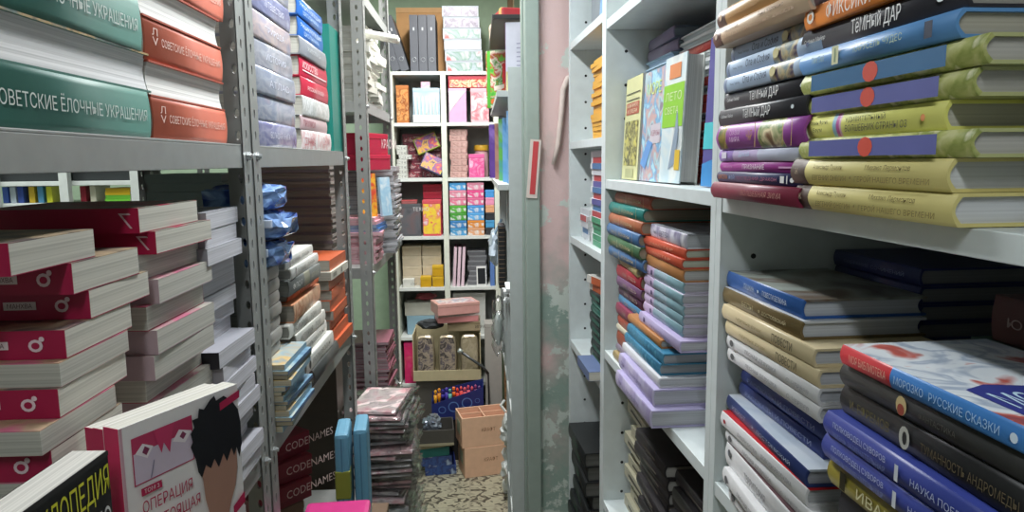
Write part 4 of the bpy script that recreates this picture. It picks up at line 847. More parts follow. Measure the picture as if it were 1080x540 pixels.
cover_decal(b, dm, 'cover_print', [([(.052, .062), (.108, .064), (.108, .096), (.052, .094)], 'c9c0c8'), ([(.0, .03), (.04, .07), (.07, .064), (.03, .02)], '6a9ad4')], [('МОРЕ', .02, .1, .145, .165, 'd9e88a'), ('И ДРУЗЬЯ', .056, .104, .074, .085, 'b07a8a')])
kind('st3', 'green', .185, .11, .028, 'd9dcd8', top=art(['d4dcd8', 'c0d4dc', 'e0e4e0', '9aa8b0'], 14), spine='5a7a6a', pg='c4c4c2')
b, dm = rface(1.122, .343, 'st3', 'thick white and green book standing face out', da=2, L=.192, W=.09)
cover_decal(b, dm, 'cover_print', [([(.0, .085), (.088, .085), (.088, .15), (0, .15)], '8fc83c'), ([(.022, .158), (.07, .158), (.07, .18), (.022, .18)], 'd98a5a'), ([(.04, .02), (.06, .08), (.065, .115), (.075, .08), (.07, .03)], '8a9aac'), ([(.066, .02), (.087, .02), (.087, .05), (.066, .05)], 'd9b43c')], [('ЛЕТО', .01, .08, .125, .138, 'd9e8b4'), ('СВЕТА', .01, .07, .105, .116, 'd9e8b4')])
kind('st4', 'indigo', .20, .125, .012, '4a4a8c', top=art(['4f4a90', '5a5498', '48448a'], 6), spine='34346c')
b, dm = rface(.951, .350, 'st4', 'indigo picture book standing face out beside the bookcase side panel', da=0, L=.197)
cover_decal(b, dm, 'cover_print', [([(.0, 0), (.123, 0), (.123, .05), (0, .03)], '3a8ac8'), ([(.0, .05), (.123, .05), (.123, .085), (0, .085)], '4ac0c8'), ([(.03, .085), (.123, .088), (.123, .118), (.03, .112)], 'd9dce4'), ([(.034, .089), (.119, .092), (.119, .114), (.034, .108)], '5a74b4'), ([(.05, .0), (.09, .0), (.09, .02), (.05, .02)], 'd9b48c'), ([(.09, .02), (.112, .02), (.112, .07), (.095, .075)], '5a4a4a')],
    [('ПРО', .03, .115, .150, .168, 'd9503c'), ('Лето', .05, .115, .122, .146, 'ead4c4')])
kind('ga', 'slate blue album', .165, .175, .020, '5a6478', spine='8a7f98', pg='7f8690', rev=False)
kind('bw', 'pale blue thin book', .155, .16, .0155, 'a9c4d8', spine='a83c40', pg='b4cce0', rev=True)
stack([('bw', {'do': rnd.uniform(-.004, .004), 'ds': rnd.uniform(-.004, .004)}) for i in range(14)] + [('ga', {'da': 2, 'ds': .012, 'do': .004}), ('ga', {'da': -2, 'ds': .016, 'T': .019})], P(1.297, .392, 1.412), ANG_R, 'the blue pile behind face-out books', 'blue books behind the face-out books', (.001, .001, .6))
kind('rd8', 'white book with red spine', .17, .15, .0135, 'd9d9d9', spine='b0443c', pg='cfd4d4', text=[('СКАЗКИ', .3, .7, .3, .7, 'c97a68')])
kind('wr8', 'white book with pages outward', .17, .15, .0125, 'd9d9d9', pg='cfd6d6', rev=True)
pat = [1, 1, 1, 0, 1, 0, 0, 1, 1, 0, 0, 1, 0, 0, 0, 0]
pat = [1, 1, 1, 1, 0, 1, 0, 1, 0, 0, 1, 0, 0, 0, 1, 0, 0, 1]
stack([(('rd8' if p else 'wr8'), {'ds': rnd.uniform(-.004, .004)}) for p in [1, 1, 1, 1, 1, 0, 1, 0, 1, 1, 0, 1, 0, 0, 0, 1, 0, 0]], P(1.122, .402, 1.412), ANG_R, 'the red and white upper pile', 'red and white books in the middle bookcase', (.001, .001, .6))

# ------------------------------------------------------------------ right: narrow bookcase
kind('yo', 'orange yellow booklet', .14, .12, .0088, 'e0a840', pg='d9b070', soft=True, name='booklet')
stack([('yo', {'do': rnd.uniform(-.004, .004), 'ds': rnd.uniform(-.004, .004), 'da': rnd.uniform(-2, 2)}) for i in range(19)], P(1.535, .335, 1.496), ANG_R, 'the orange pile, narrow bookcase', 'orange booklets in the narrow bookcase', (0, 0, 0), 'top', 'booklet')
for i, (c, d) in enumerate((('4a78a8', 'small blue paperback'), ('b8474c', 'small red paperback'), ('5a5a9c', 'small violet paperback'), ('c9ccd2', 'small white paperback'), ('4a9a74', 'small green paperback'))):
    kind('sm%d' % i, d, .135, .12, .0128, 'd0d4d6', spine=c, bands=[(.0, .14, 'd9dcde'), (.86, 1, 'd0d4d8')], pg='cfd2d0', soft=True)
stack([('sm%d' % q, {'do': rnd.uniform(-.003, .003)}) for q in (4, 4, 4, 4, 4, 1, 0, 2, 1, 0, 2, 1, 3, 0, 1, 3)], P(1.535, .332, 1.26), ANG_R, 'the tall pile, narrow bookcase', 'small paperbacks in the narrow bookcase', (.002, 0, .6))
stack([('sm%d' % q, {'do': rnd.uniform(-.004, .004), 'L': .11, 'T': .0145}) for q in (3, 0, 3, 1, 3)], P(1.690, .334, 1.26), ANG_R, 'the short pile, narrow bookcase', 'small paperbacks in the narrow bookcase', (.002, 0, 2))
kind('gb', 'black hardback with green label', .14, .13, .021, '2c3434', text=[('', .2, .8, .3, .7, '3a6a5c')], pg='9a9a98')
kind('gt', 'dark teal hardback', .14, .13, .017, '2c5f54', text=[('', .2, .8, .4, .6, '6a9a8c')], pg='9a9a98')
kind('wr3', 'white paperback with red stripe', .135, .12, .017, 'd4d0c8', bands=[(.2, .7, 'c0603c')], pg='c9c4b8', soft=True)
stack([('gb', {}), ('gb', {}), ('gb', {}), ('gb', {}), ('gb', {}), ('gt', {}), ('gt', {}), ('gb', {}), ('wr3', {'da': 5}), ('wr3', {'da': 9, 'ds': .01})], P(1.552, .338, .9906), ANG_R, 'the dark pile, narrow bookcase', 'dark books in the narrow bookcase', (.003, .003, 1))
kind('nb', 'slate blue notebook', .13, .036, .02, '5f6f94', soft=True, name='notebook')
b = book('nb')
for kk in ('_T', '_L', '_W'): del b[kk]
b.location = P(1.487, .292, .9906); b.rotation_euler = (0, 0, ANG_R)
tag(b, 'narrow slate blue notebook lying at the front edge of the narrow bookcase', 'notebook')
kind('bk9', 'black hardback with green title', .20, .14, .030, '27292a', text=[('ИСТОРИЯ', .3, .6, .36, .64, '4a7a5c')], pg='6a6a66')
stack([('bk9', {'do': -.02, 'T': .034}), ('bk9', {'do': -.03, 'T': .034}), ('bk9', {'do': -.018, 'T': .036}), ('bk9', {'do': -.026, 'T': .034}), ('bk9', {'do': -.022, 'T': .034}), ('bk9', {'do': -.012, 'T': .036}), ('bk9', {'do': -.008, 'T': .034}), ('bk9', {'do': -.02, 'T': .036}), ('bk9', {'do': -.014, 'T': .036}), ('bk9', {'do': -.026, 'T': .034})], P(1.66, .335, .42), ANG_R, 'the low black pile, narrow bookcase', 'black hardbacks low in the narrow bookcase', (.006, .003, 1.5))
kind('bind', 'grey binder', .22, .12, .045, '8a9096', pg='c9ccd0'); kind('bluef', 'blue picture book', .20, .14, .016, '4a80b4', top=art(['5a90c4', '8ab4d8', '3a6a9c'], 20), spine='7aa8d0')
stand('bind', P(1.74, .36, 1.7376), 180, 'grey binder standing on top shelf of the narrow bookcase', 'books on the top shelf of the narrow bookcase')
stand('bluef', P(1.61, .35, 1.7376), 182, 'blue picture book standing on top shelf of the narrow bookcase', 'books on the top shelf of the narrow bookcase', lean=.05)
# ------------------------------------------------------------------ passage end: goods on the white wall shelving
FY = BY + .012
def wall_box(name, label, x0, x1, z, h, body, d=.18, y=0, front=None, lid=None, group=None, text=None, cat='box', lid_h=None, ang=0):
    return carton(name, label, cat, ((x0 + x1) / 2, FY + y, z + .0006), ang, x1 - x0, d, h - .0009, body, lid=lid, group=group, front=front, text=text, lid_h=lid_h)
# on top
r = empty('cardboard_sheet', (-.205, 3.90, 1.8956)); obj('board', boxbm(-.21, .21, 0, .007, 0, .36, .002), mat('c99a68', .8), r)
obj('fold_strip', boxbm(-.21, .21, -.002, 0, .335, .36, .0008), mat('d4a878', .8), r); tag(r, 'large tan cardboard sheet leaning behind the dark binders', 'cardboard')
def lever_file(x, label, tilt=0.0):
    r = empty('binder', (x, FY + .02, 1.8958)); r.rotation_euler = (0, tilt, 0)
    bm = bmesh.new(); add_box(bm, -.0205, .0205, 0, .003, 0, .275, .001); add_box(bm, -.0205, -.0180, .003, .21, 0, .275, .001); add_box(bm, .0180, .0205, .003, .21, 0, .275, .001)
    obj('cover', bm, mat('55585f', .45), r); obj('paper', boxbm(-.015, .015, .02, .19, .006, .262), pages('b9b9b4'), r)
    bm = bmesh.new(); add_tube(bm, [(.010 * math.cos(q), -.0006, .06 + .010 * math.sin(q)) for q in [2 * PI * k / 10 for k in range(11)]], .0016, 5); obj('finger_ring', bm, mat('a9acb0', .3, .6), r)
    obj('spine_label', boxbm(-.004, .004, -.0008, 0, .20, .215), mat('b9bcc0'), r)
    tag(r, label, 'binder', 'dark grey binders on the wall shelving')
for i in range(3): lever_file(-.305 + .0435 * i, ['leftmost', 'middle', 'rightmost'][i] + ' of three upright dark grey binders on the wall shelving')
lever_file(-.385, 'dark grey binder leaning against the upright three', -.0)
COL.objects[-1]
for o in [o for o in COL.objects if o.get('label') == 'dark grey binder leaning against the upright three']: o.rotation_euler = (0, -.30, 0); o.location.x = -.352; o.location.z = 1.9022
lever_file(-.402, 'leftmost dark grey binder leaning behind the steel rack post')
for o in [o for o in COL.objects if o.get('label') == 'leftmost dark grey binder leaning behind the steel rack post']: o.rotation_euler = (0, -.30, 0); o.location.x = -.396; o.location.z = 1.9022
GB1 = art(['8a98a0', '9aa4ac', '6a8a7c', 'b4b4b8', 'b8504c', 'c4584c'], 12, stretch=(1, 1, 1)); GB2 = art(['7a7484', '9a94a4', '6a6070', 'a9a4b0'], 34)
zt = 1.895
for i in range(6):
    wall_box('game_box', ['lowest red and green printed game box on the wall shelving', 'second red and green printed game box from the shelf', 'pale blue game box between the red and green ones', 'third red and green game box under the two grey ones', 'lower of two grey purple game boxes on the top pile', 'topmost grey purple game box of the pile'][i],
             (-.150, -.155, -.158, -.163, -.160, -.165)[i], (.035, .033, .030, .028, .022, .018)[i], zt, .0535, 'b0b6bc', .2, .03, front=(GB1, GB1, art(['aab8c4', 'b9c6d0', '9aa8b4'], 10), GB1, GB2, GB2)[i], lid='a4acb4', group='game boxes on top of the wall shelving', lid_h=.006)
    zt += .0535
# cell by cell
wall_box('gift_pack', 'orange gift pack with gold bottles on the wall shelving', -.400, -.338, 1.645, .185, 'b5703c', .06, .0, front=art(['b5642c', 'd99a5c', '8f4a20', 'e0b47c'], 34), cat='gift pack')
r = carton('brush_display', 'pale blue display pack of white pens on the wall shelving', 'display pack', (-.25, FY, 1.6456), 0, .135, .05, .17, 'a9c0d0', front=art(['a4c4d8', 'b4d0dc', 'c9b4d0'], 10))
for k in range(7):
    bm = bmesh.new(); add_lathe(bm, [(.0015, 0), (.005, .01), (.005, .075), (.003, .088), (.001, .095)], -.054 + .018 * k, -.006, .035, 8); obj('pen', bm, mat('dfe0de', .3), r, True)
obj('pocket', boxbm(-.067, .067, -.012, -.0008, 0, .038, .001), mat('d4d9d9', .4), r)
obj('hanger_tab', boxbm(-.025, .02, .002, .006, .170, .20, .001), art(['9ac4b4', 'd9a0b4', 'b4d0d8'], 30), r)
wall_box('notebook_box', 'pink and grey diagonal notebook box on the wall shelving', -.140, -.05, 1.645, .168, 'c9a0c0', .1, .0, lid='c9a4c4')
bm = bmesh.new(); A = basis((-.095, FY - .0006, 1.6456), (1, 0, 0), (0, 0, 1), (0, -1, 0)); add_poly(bm, [(-.042, .05), (.042, .155), (-.042, .155)], A)
pb = [o for o in COL.objects if o.get('label', '').startswith('pink and grey diagonal')][0]; q = obj('corner_print', bm, mat('c9c4c4'), pb); q.matrix_parent_inverse = pb.matrix_world.inverted(); q.matrix_parent_inverse = Matrix.Translation((.095, -FY, -1.6456))
wall_box('toy_box', 'pink toy box with a red mushroom shape on the wall shelving', -.03, .062, 1.645, .168, 'e0a8b0', .1, .0, front=art(['e4b4b8', 'd9707c', 'ecd0d0', 'e0a0b0'], 20))
wall_box('sweet_box', 'red floral box lying across the two pink boxes', -.14, .065, 1.8135, .062, 'a03040', .14, .0, front=art(['8f2430', 'd9503c', 'e8c8a0', 'a82c3c', 'd9a0a0'], 34), lid='b03c48')
zt = 1.37
RF = art(['6a2430', 'a84450', '4a1c28', 'c9a0a0', '8f3040'], 44)
for i in range(5):
    wall_box('candy_box', ['lowest', 'second', 'middle', 'fourth', 'topmost'][i] + ' dark red flowered box of the left cell pile', -.385 + .004 * (i % 2), -.185, zt, .045, '6a2838', .1, .10, front=RF, group='dark red flowered boxes'); zt += .045
zt = 1.37
for i in range(7):
    wall_box('small_box', ORD[i].replace('', '', 1).capitalize().lower() + (' ' if i else 'lowest ') + 'white small box of the stack in the left cell' if i == 0 else ORD[i] + ' white small box from the bottom in the left cell', -.408 + (.012 if i == 4 else .002 * (i % 2)), -.355 + (.022 if i == 4 else 0), zt, .0235, 'd0d2cc', .08, .0, front=art(['d9dad4', 'cfd0ca', '8a8c88', 'd9dad4'], 70), group='small white boxes'); zt += .0235
for i in range(2):
    bm = boxbm(-.06, .06, -.012, .012, 0, .085, .002); r = empty('puzzle_box', (-.245, FY + .05 + .0 * i, 1.376 + .07 * i), 0); r.rotation_euler = (-.25, .42 - .1 * i if i == 0 else -.38, 0)
    obj('box_body', bm, mat(['8f9a3c', '3c3a5a'][1 - i]), r); obj('front_label', boxbm(-.055, .055, -.0128, -.012, .005, .08), art(['4a3a5c', 'd9a43c', '6a4a8a', 'c94a4c', 'b9c04a'], 26), r)
    r.location = (-.243, FY + .045 + .022 * i, 1.402 + .104 * i)
    tag(r, ['tilted yellow edged puzzle box in the left cell', 'yellow green box tipped above the puzzle box'][i], 'puzzle box')
zt = 1.37
for i in range(8):
    wall_box('card_box', (ORD[i] + ' from bottom' if i else 'lowest') + ' dusty pink box in the narrow right cell pile', -.141 + .003 * (i % 3), -.052 + .004 * (i % 2), zt, .0305, 'c49a94', .12, .02, front=art(['8a6460', 'b08a84', 'c9a8a0', '7a5450'], 40), group='dusty pink boxes', lid='d0aca4', lid_h=.004); zt += .0305
wall_box('doll_box', 'bright pink box beside the dusty pink pile', -.045, .035, 1.37, .118, 'd9609a', .07, .0, front=art(['e8a0c8', 'd94a8c', 'f0c8dc'], 24))
r = empty('jar', (.02, FY + .13, 1.3706)); bm = bmesh.new(); add_lathe(bm, [(.032, 0), (.036, .01), (.036, .12), (.03, .135)]); obj('jar_body', bm, mat('c9a0a8', .3), r, True)
bm = bmesh.new(); add_lathe(bm, [(.036, .135), (.038, .138), (.038, .160), (.034, .165)]); obj('jar_lid', bm, mat('d9b43c', .3), r, True); tag(r, 'jar with a yellow lid behind the bright pink box', 'jar')
wall_box('game_box', 'dark grey game box with white title in the left cell', -.408, -.292, 1.075, .165, '55565a', .05, .0, front=art(['4c4d52', '5c5d62', '6a5a5c', '4a4b4f'], 12), text=[('ТЕХНО', .15, .85, .78, .9, 'c9c9c9')])
for i in range(7):
    wall_box('red_box', (ORD[i] + ' from bottom' if i else 'lowest') + ' crimson flat box behind the yellow one', -.284, -.187, 1.075 + .0375 * i, .0365, 'b02c44', .12, .06, group='crimson flat boxes', lid='c23c50', lid_h=.012)
wall_box('toy_box', 'yellow and red toy box with cartoon shapes in the left cell', -.284, -.19, 1.075, .185, 'c9505a', .05, .0, front=art(['d94a5c', 'e8c83c', 'e0c040', 'd9706a', 'dcdce0'], 22))
wall_box('small_box', 'flat red topped box on the dark grey game box', -.39, -.31, 1.240, .02, '9a5a5a', .045, .002, lid='b04a4c')
cl = [['4a94c4', '3f7fb8', '4a9a3c', '57a83c', 'd97a94', 'd98aa0', '4a9ad4'], ['d9a078', 'd98a3c', '5aa4dc', '4a94d4', 'd96a94', 'e0508c', 'd98aa4']]
nm = {'4a94c4': 'lowest light blue', '3f7fb8': 'second blue', '4a9a3c': 'lower green', '57a83c': 'upper green', 'd97a94': 'lower rose', 'd98aa0': 'upper rose', '4a9ad4': 'topmost sky blue', 'd9a078': 'lowest peach', 'd98a3c': 'orange', '5aa4dc': 'lower sky blue', '4a94d4': 'upper sky blue', 'd96a94': 'pink', 'e0508c': 'hot pink', 'd98aa4': 'topmost pale pink'}
for j in range(2):
    zt = 1.075
    for i in range(7):
        c = cl[j][i]; wall_box('lunch_box', nm[c] + ' box in the ' + ['left', 'right'][j] + ' column of coloured boxes', (-.146, -.056)[j], (-.060, .030)[j], zt, .0385, c, .12, .0, group='coloured boxes on the wall shelving', front=art([c, c, 'd9dcdc', c], 26)); zt += .0385
for i in range(6): wall_box('lunch_box', (ORD[i] + ' from bottom' if i else 'lowest') + ' box in the half hidden third coloured column', .036, .082, 1.075 + .0385 * i, .0385, ['3a3c40', '4a94c4', '33353a', 'd9a078', 'e090b0', '4a94d4'][i], .12, .0, group='coloured boxes on the wall shelving')
for j, x in enumerate((-.40, -.297)):
    for i in range(4): wall_box('card_box', (ORD[i] + ' from bottom' if i else 'lowest') + ' cream box in the ' + ['left', 'right'][j] + ' cream column', x, x + .100, .81 + .052 * i, .052, 'c9bca4', .14, .06, group='cream boxes', lid='d0c4ac')
for i, (x, z) in enumerate(((-.305, .81), (-.243, .81), (-.243, .866))): wall_box('tea_box', ['left lower', 'right lower', 'upper'][i] + ' mustard yellow box in front of cream boxes', x, x + .058, z, .055, 'c4981c', .05, .002, group='mustard yellow boxes', lid='cca428')
wall_box('small_box', 'small white box in front of the cream boxes', -.395, -.335, .81, .044, 'd4d4cc', .05, .0, text=[('КЛЕЙ', .2, .7, .3, .6, '6a6c6a')])
for i in range(3):
    r = empty('plastic_folder', (-.132 + .022 * i, FY + .01, .8106), 0); r.rotation_euler = (0, .06, 0)
    obj('folder', boxbm(-.007, .007, 0, .15, 0, .205, .002), mat(['c47a9c', 'b4648c', 'c9a0b4'][i], .15), r); obj('edge', boxbm(-.0075, .0075, -.0015, 0, 0, .205, .0006), mat('d9c0cc', .2), r)
    tag(r, ['leftmost', 'middle', 'rightmost'][i] + ' glossy pink folder standing in the right cell', 'folder', 'glossy pink folders')
for i in range(7): wall_box('pencil_tin', (ORD[i] + ' from bottom' if i else 'lowest') + ' dark grey flat tin in the right cell', -.062 + .004 * (i % 3), .035 + .005 * (i % 2), .81 + .026 * i, .0255, '6a6c70', .12, .04, group='dark grey flat tins', lid='8a8c90', lid_h=.008)
r = empty('photo_frame', (.012, FY + .012, .8106)); r.rotation_euler = (-.15, 0, .1); obj('frame', boxbm(-.026, .026, 0, .006, 0, .10, .002), mat('d4d4d2', .3), r); obj('picture', boxbm(-.02, .02, -.0008, 0, .008, .09), mat('26282c', .2), r); r.location.y += .006
tag(r, 'small white frame with a dark picture in the right cell', 'frame')
wall_box('blue_board', 'blue folder standing at the right end of the right cell', .055, .080, .81, .22, '5a7ab4', .12, .0, cat='folder', lid='4a6aa4')
wall_box('card_box', 'white carton in the cell under the pink folders', -.14, .03, .55, .22, 'c4c6c2', .2, .03)
wall_box('game_box', 'pale blue box low in the left cell', -.385, -.24, .55, .10, '8fb0c0', .14, .05)
wall_box('card_box', 'cream box lying on the pale blue box', -.395, -.235, .65, .07, 'b9b9ae', .14, .05)
r = empty('gift_bag', (-.29, FY + .10, .7206)); bm = bmesh.new(); blob(bm, (0, 0, .022), .03, 1.8, 1.0, .72, 5); obj('foil_bag', bm, mat('a8505a', .2), r); bm = bmesh.new(); blob(bm, (.05, 0, .025), .014, 1, .6, .8, 6); obj('gathered_neck', bm, mat('c47a80', .2), r); tag(r, 'small crumpled red bag on the cream box', 'bag')
wall_box('toy_box', 'hot pink box low at the left side of the shelving', -.40, -.34, .30, .22, 'c9306c', .12, .0, front=art(['d93a74', 'c92860', 'd9807a'], 16))
wall_box('card_box', 'brown carton in the lowest left cell', -.33, -.2, .30, .2, '6a5a48', .2, .03)

# ------------------------------------------------------------------ passage: pile of goods on the floor
carton('storage_box', 'grey storage box on the floor under the tin display', 'box', (-.165, 3.40, 0), 0, .31, .17, .390, '5c5852', lid='66625c')
r = empty('tin_display', (-.165, 3.375, .3906), 0)
bm = bmesh.new(); add_box(bm, -.165, .165, 0, .006, 0, .052, .001); add_box(bm, -.165, .165, .185, .19, 0, .24, .001); add_box(bm, -.165, .165, .0065, .1845, 0, .005); add_box(bm, -.165, -.160, .0065, .1845, .0055, .23, .001); add_box(bm, .160, .165, .0065, .1845, .0055, .23, .001)
obj('tray', bm, mat('b9ae8c', .6), r); tag(r, 'beige cardboard display tray holding three pencil tins', 'display tray')
for i in range(3):
    x = -.269 + .107 * i
    rr_ = empty('pencil_tin', (x, 3.391, .3966), 0)
    bm = bmesh.new(); n = 20
    def rring(s, y): return [bm.verts.new((math.copysign(abs(math.cos(2 * PI * k / n)) ** .45, math.cos(2 * PI * k / n)) * .044 * s, y, .108 + math.copysign(abs(math.sin(2 * PI * k / n)) ** .35, math.sin(2 * PI * k / n)) * .108 * s)) for k in range(n)]
    R = [rring(.93, 0), rring(1, .006), rring(1, .028), rring(.95, .034)]
    for a_, b_ in zip(R[:-1], R[1:]):
        for k in range(n): bm.faces.new((a_[k], a_[(k + 1) % n], b_[(k + 1) % n], b_[k]))
    bm.faces.new(R[0]); bm.faces.new(R[-1]); obj('tin_body', bm, mat('a89c84', .3, .5), rr_)
    bm = bmesh.new(); bm.faces.new([bm.verts.new((math.copysign(abs(math.cos(2 * PI * k / n)) ** .45, math.cos(2 * PI * k / n)) * .036, -.001, .108 + math.copysign(abs(math.sin(2 * PI * k / n)) ** .35, math.sin(2 * PI * k / n)) * .096)) for k in range(n)])
    obj('lid_print', bm, art(['8a7f74', '2f2c34', 'a89a88', '4a4454', 'b4a894'] if i < 2 else ['a4987e', '9a8e74', 'b0a48a', '8a8070'], 24, key=str(i)), rr_)
    tag(rr_, ['leftmost patterned pencil tin standing in the beige display', 'middle patterned pencil tin standing in the beige display', 'plain beige pencil tin at the right of the display'][i], 'pencil tin', 'pencil tins in the display')
carton('wooden_box', 'flat pale wooden box lying on the tin display', 'box', (-.08, 3.39, .6328), 0, .16, .15, .046, 'a09074', lid='8a7a60', text=[('ИГРА', .35, .65, .3, .6, '4a4034')])
carton('gift_box', 'lower pink lidded box of the two on the pile', 'box', (-.105, 3.375, .6795), .18, .20, .13, .042, 'd08a8a', lid='b9a8a4', group='pink lidded boxes')
carton('gift_box', 'upper pink box with a pictured lid on the pile', 'box', (-.10, 3.36, .7223), .32, .21, .14, .055, 'cf9a94', lid='c99a92', group='pink lidded boxes')
ub = [o for o in COL.objects if o.get('label', '').startswith('upper pink box')][0]; obj('lid_print', boxbm(-.09, .09, .015, .125, .0546, .0552), art(['cfc4c0', 'b4848c', 'd9d0cc', '9aa0b0', 'd9b09a'], 16), ub)
r = empty('cloth_bundle', (-.245, 3.375, .6328)); bm = bmesh.new(); blob(bm, (0, .06, .028), .036, 1.8, 1.3, .72, 12); obj('cloth', bm, mat('34373a', .7), r); bm = bmesh.new(); add_tube(bm, [(-.03, .03, .05), (0, .02, .054), (.04, .035, .048)], .004, 6); obj('tie', bm, mat('4a4e52', .5), r); tag(r, 'dark grey bundle left of the wooden box', 'bundle')
# lower front: folders, black tray, blue pen tray, kraft boxes
kind('foldc', 'beige flat folder', .165, .2, .02, 'a59c80', pg='a59c80', soft=True, name='folder'); kind('fold', 'teal flat folder', .145, .2, .022, '1f6f6c', pg='8a9a9a', soft=True, name='folder'); kind('foldn', 'navy flat folder', .145, .2, .03, '24306a', spine=art(['24306a', '3a5a9a', '2c3a74', 'a0b4cc'], 30), pg='7a8090', soft=True, name='folder')
stack([('foldn', {'ds': .03, 'T': .045}), ('foldn', {'ds': .01, 'T': .045}), ('fold', {'T': .042, 'da': 5}), ('foldc', {'da': 8, 'ds': .004})], (-.225, 3.17, 0), math.radians(6), 'the floor pile beside kraft boxes', 'folders on the floor', (0, 0, 0), 'top', 'folder')
r = empty('black_tray', (-.238, 3.14, .1547), math.radians(4)); bm = bmesh.new(); add_box(bm, -.11, .11, 0, .165, 0, .006, .001); add_box(bm, -.11, .11, 0, .006, .0065, .075, .002); add_box(bm, -.11, .11, .159, .165, .0065, .075, .002); add_box(bm, -.11, -.104, .0065, .1585, .0065, .075, .002); add_box(bm, .104, .11, .0065, .1585, .0065, .075, .002)
obj('tray', bm, mat('4a4844', .5), r); obj('rim_label', boxbm(-.108, .108, -.0012, 0, .0, .012), mat('9a947c', .5), r); tag(r, 'dark open tray lying on the teal folder', 'tray')
r = empty('silver_bag', (-.235, 3.22, .1780)); bm = bmesh.new(); blob(bm, (0, .03, .042), .05, .9, .8, .80, 15, .2, 3); obj('foil_bag', bm, mat('9aa4b4', .12, .7), r); bm = bmesh.new(); blob(bm, (.01, .02, .085), .018, 1.2, .5, .8, 16, .2); obj('gathered_neck', bm, mat('b4bcc8', .15, .7), r); tag(r, 'shiny silver bag lying in the dark tray', 'bag')
carton('storage_box', 'dark carton on the floor under the navy pen tray', 'box', (-.100, 3.333, .0), 0, .10, .045, .205, '2f2c2a')
r = empty('pen_tray', (-.125, 3.385 - .06, .2060), math.radians(0)); r.location = (-.115, 3.312, .2072)
def wedge(x0, x1, y0, y1, za0, za1, zb0, zb1):
    bm = bmesh.new(); v = [bm.verts.new(p) for p in ((x0, y0, za0), (x1, y0, zb0), (x1, y1, zb0), (x0, y1, za0), (x0, y0, za1), (x1, y0, zb1), (x1, y1, zb1), (x0, y1, za1))]
    for f in ((0, 1, 2, 3), (4, 5, 6, 7), (0, 1, 5, 4), (1, 2, 6, 5), (2, 3, 7, 6), (3, 0, 4, 7)): bm.faces.new([v[i] for i in f])
    return bm
obj('front_panel', wedge(-.125, .125, 0, .004, 0, .085, .02, .165), mat('26306c', .35), r)
obj('back_panel', wedge(-.125, .125, .060, .064, 0, .13, .02, .19), mat('26306c', .35), r)
obj('bottom', wedge(-.125, .125, .0045, .0595, 0, .004, .02, .024), mat('26306c', .35), r)
obj('side_panel', boxbm(-.125, -.121, .0045, .0595, .005, .10), mat('26306c', .35), r); obj('side_panel', boxbm(.121, .125, .0045, .0595, .03, .17), mat('26306c', .35), r)
bm = bmesh.new()
for k, (cx, cz, rr2) in enumerate(((-.075, .058, .018), (-.02, .072, .026), (.045, .09, .026), (.095, .10, .012))):
    A = basis((cx, -.0008, cz), (1, 0, 0), (0, 0, 1), (0, -1, 0)); m_ = 20
    for q in range(m_):
        a0, a1 = 2 * PI * q / m_, 2 * PI * (q + 1) / m_; add_poly(bm, [(rr2 * math.cos(a0), rr2 * math.sin(a0)), (rr2 * math.cos(a1), rr2 * math.sin(a1)), (rr2 * .8 * math.cos(a1), rr2 * .8 * math.sin(a1)), (rr2 * .8 * math.cos(a0), rr2 * .8 * math.sin(a0))], A)
obj('round_print', bm, mat('5a78b4', .4), r)
tag(r, 'navy blue slanted tray full of bright figure pens', 'pen tray')
pc = ['e0a02c', 'd98a24', '3a2f8a', '4a3a9c', '6ab0a0', 'e0702c', 'd9402c', 'e0504c', 'e86a74', 'd95a6c', 'e0606c', '8a3a6c', '5a2f6a']
pn = ['amber', 'dark amber', 'indigo', 'violet', 'mint', 'orange', 'scarlet', 'coral red', 'salmon pink', 'rose', 'coral pink', 'plum', 'dark purple']
for k in range(13):
    x = -.108 + .0178 * k; zb = .0062 + .02 * (x + .125) / .25
    rt = empty('figure_pen', (r.location.x + x, r.location.y + .030 + .008 * (k % 2), r.location.z + zb), 0)
    bm = bmesh.new(); add_lathe(bm, [(.004, 0), (.006, .006), (.006, .075 + .008 * (k % 3)), (.008, .09), (.0085, .115 + .006 * (k % 2))], n=8); obj('barrel', bm, mat(pc[k], .3), rt, True)
    bm = bmesh.new(); blob(bm, (0, 0, .130 + .006 * (k % 2)), .009, .9, .8, 1.3, k, .2, 1); obj('figure_top', bm, mat(pc[k], .4), rt)
    tag(rt, pn[k] + ' figure topped pen standing in the navy blue tray', 'pen', 'figure pens')
# clear jar left of the tray
r = empty('plastic_tub', (-.300, 3.33, .0)); r.location = (-.292, 3.24, .167)
r.location = (-.405, 3.32, .0006)
bm = bmesh.new(); add_lathe(bm, [(.045, 0), (.05, .01), (.05, .27), (.047, .275)], n=20); obj('tub_body', bm, mat('8fb0c0', .2), r, True)
bm = bmesh.new(); add_lathe(bm, [(.052, .276), (.053, .28), (.053, .31), (.045, .316)], n=20); obj('tub_lid', bm, mat('b9c4b4', .3), r, True)
bm = bmesh.new(); add_lathe(bm, [(.0505, .17), (.0505, .24)], n=20); obj('label_band', bm, mat('d0d4c0', .5), r, True); tag(r, 'tall pale blue tub with a greenish lid at the left of the pile', 'tub')
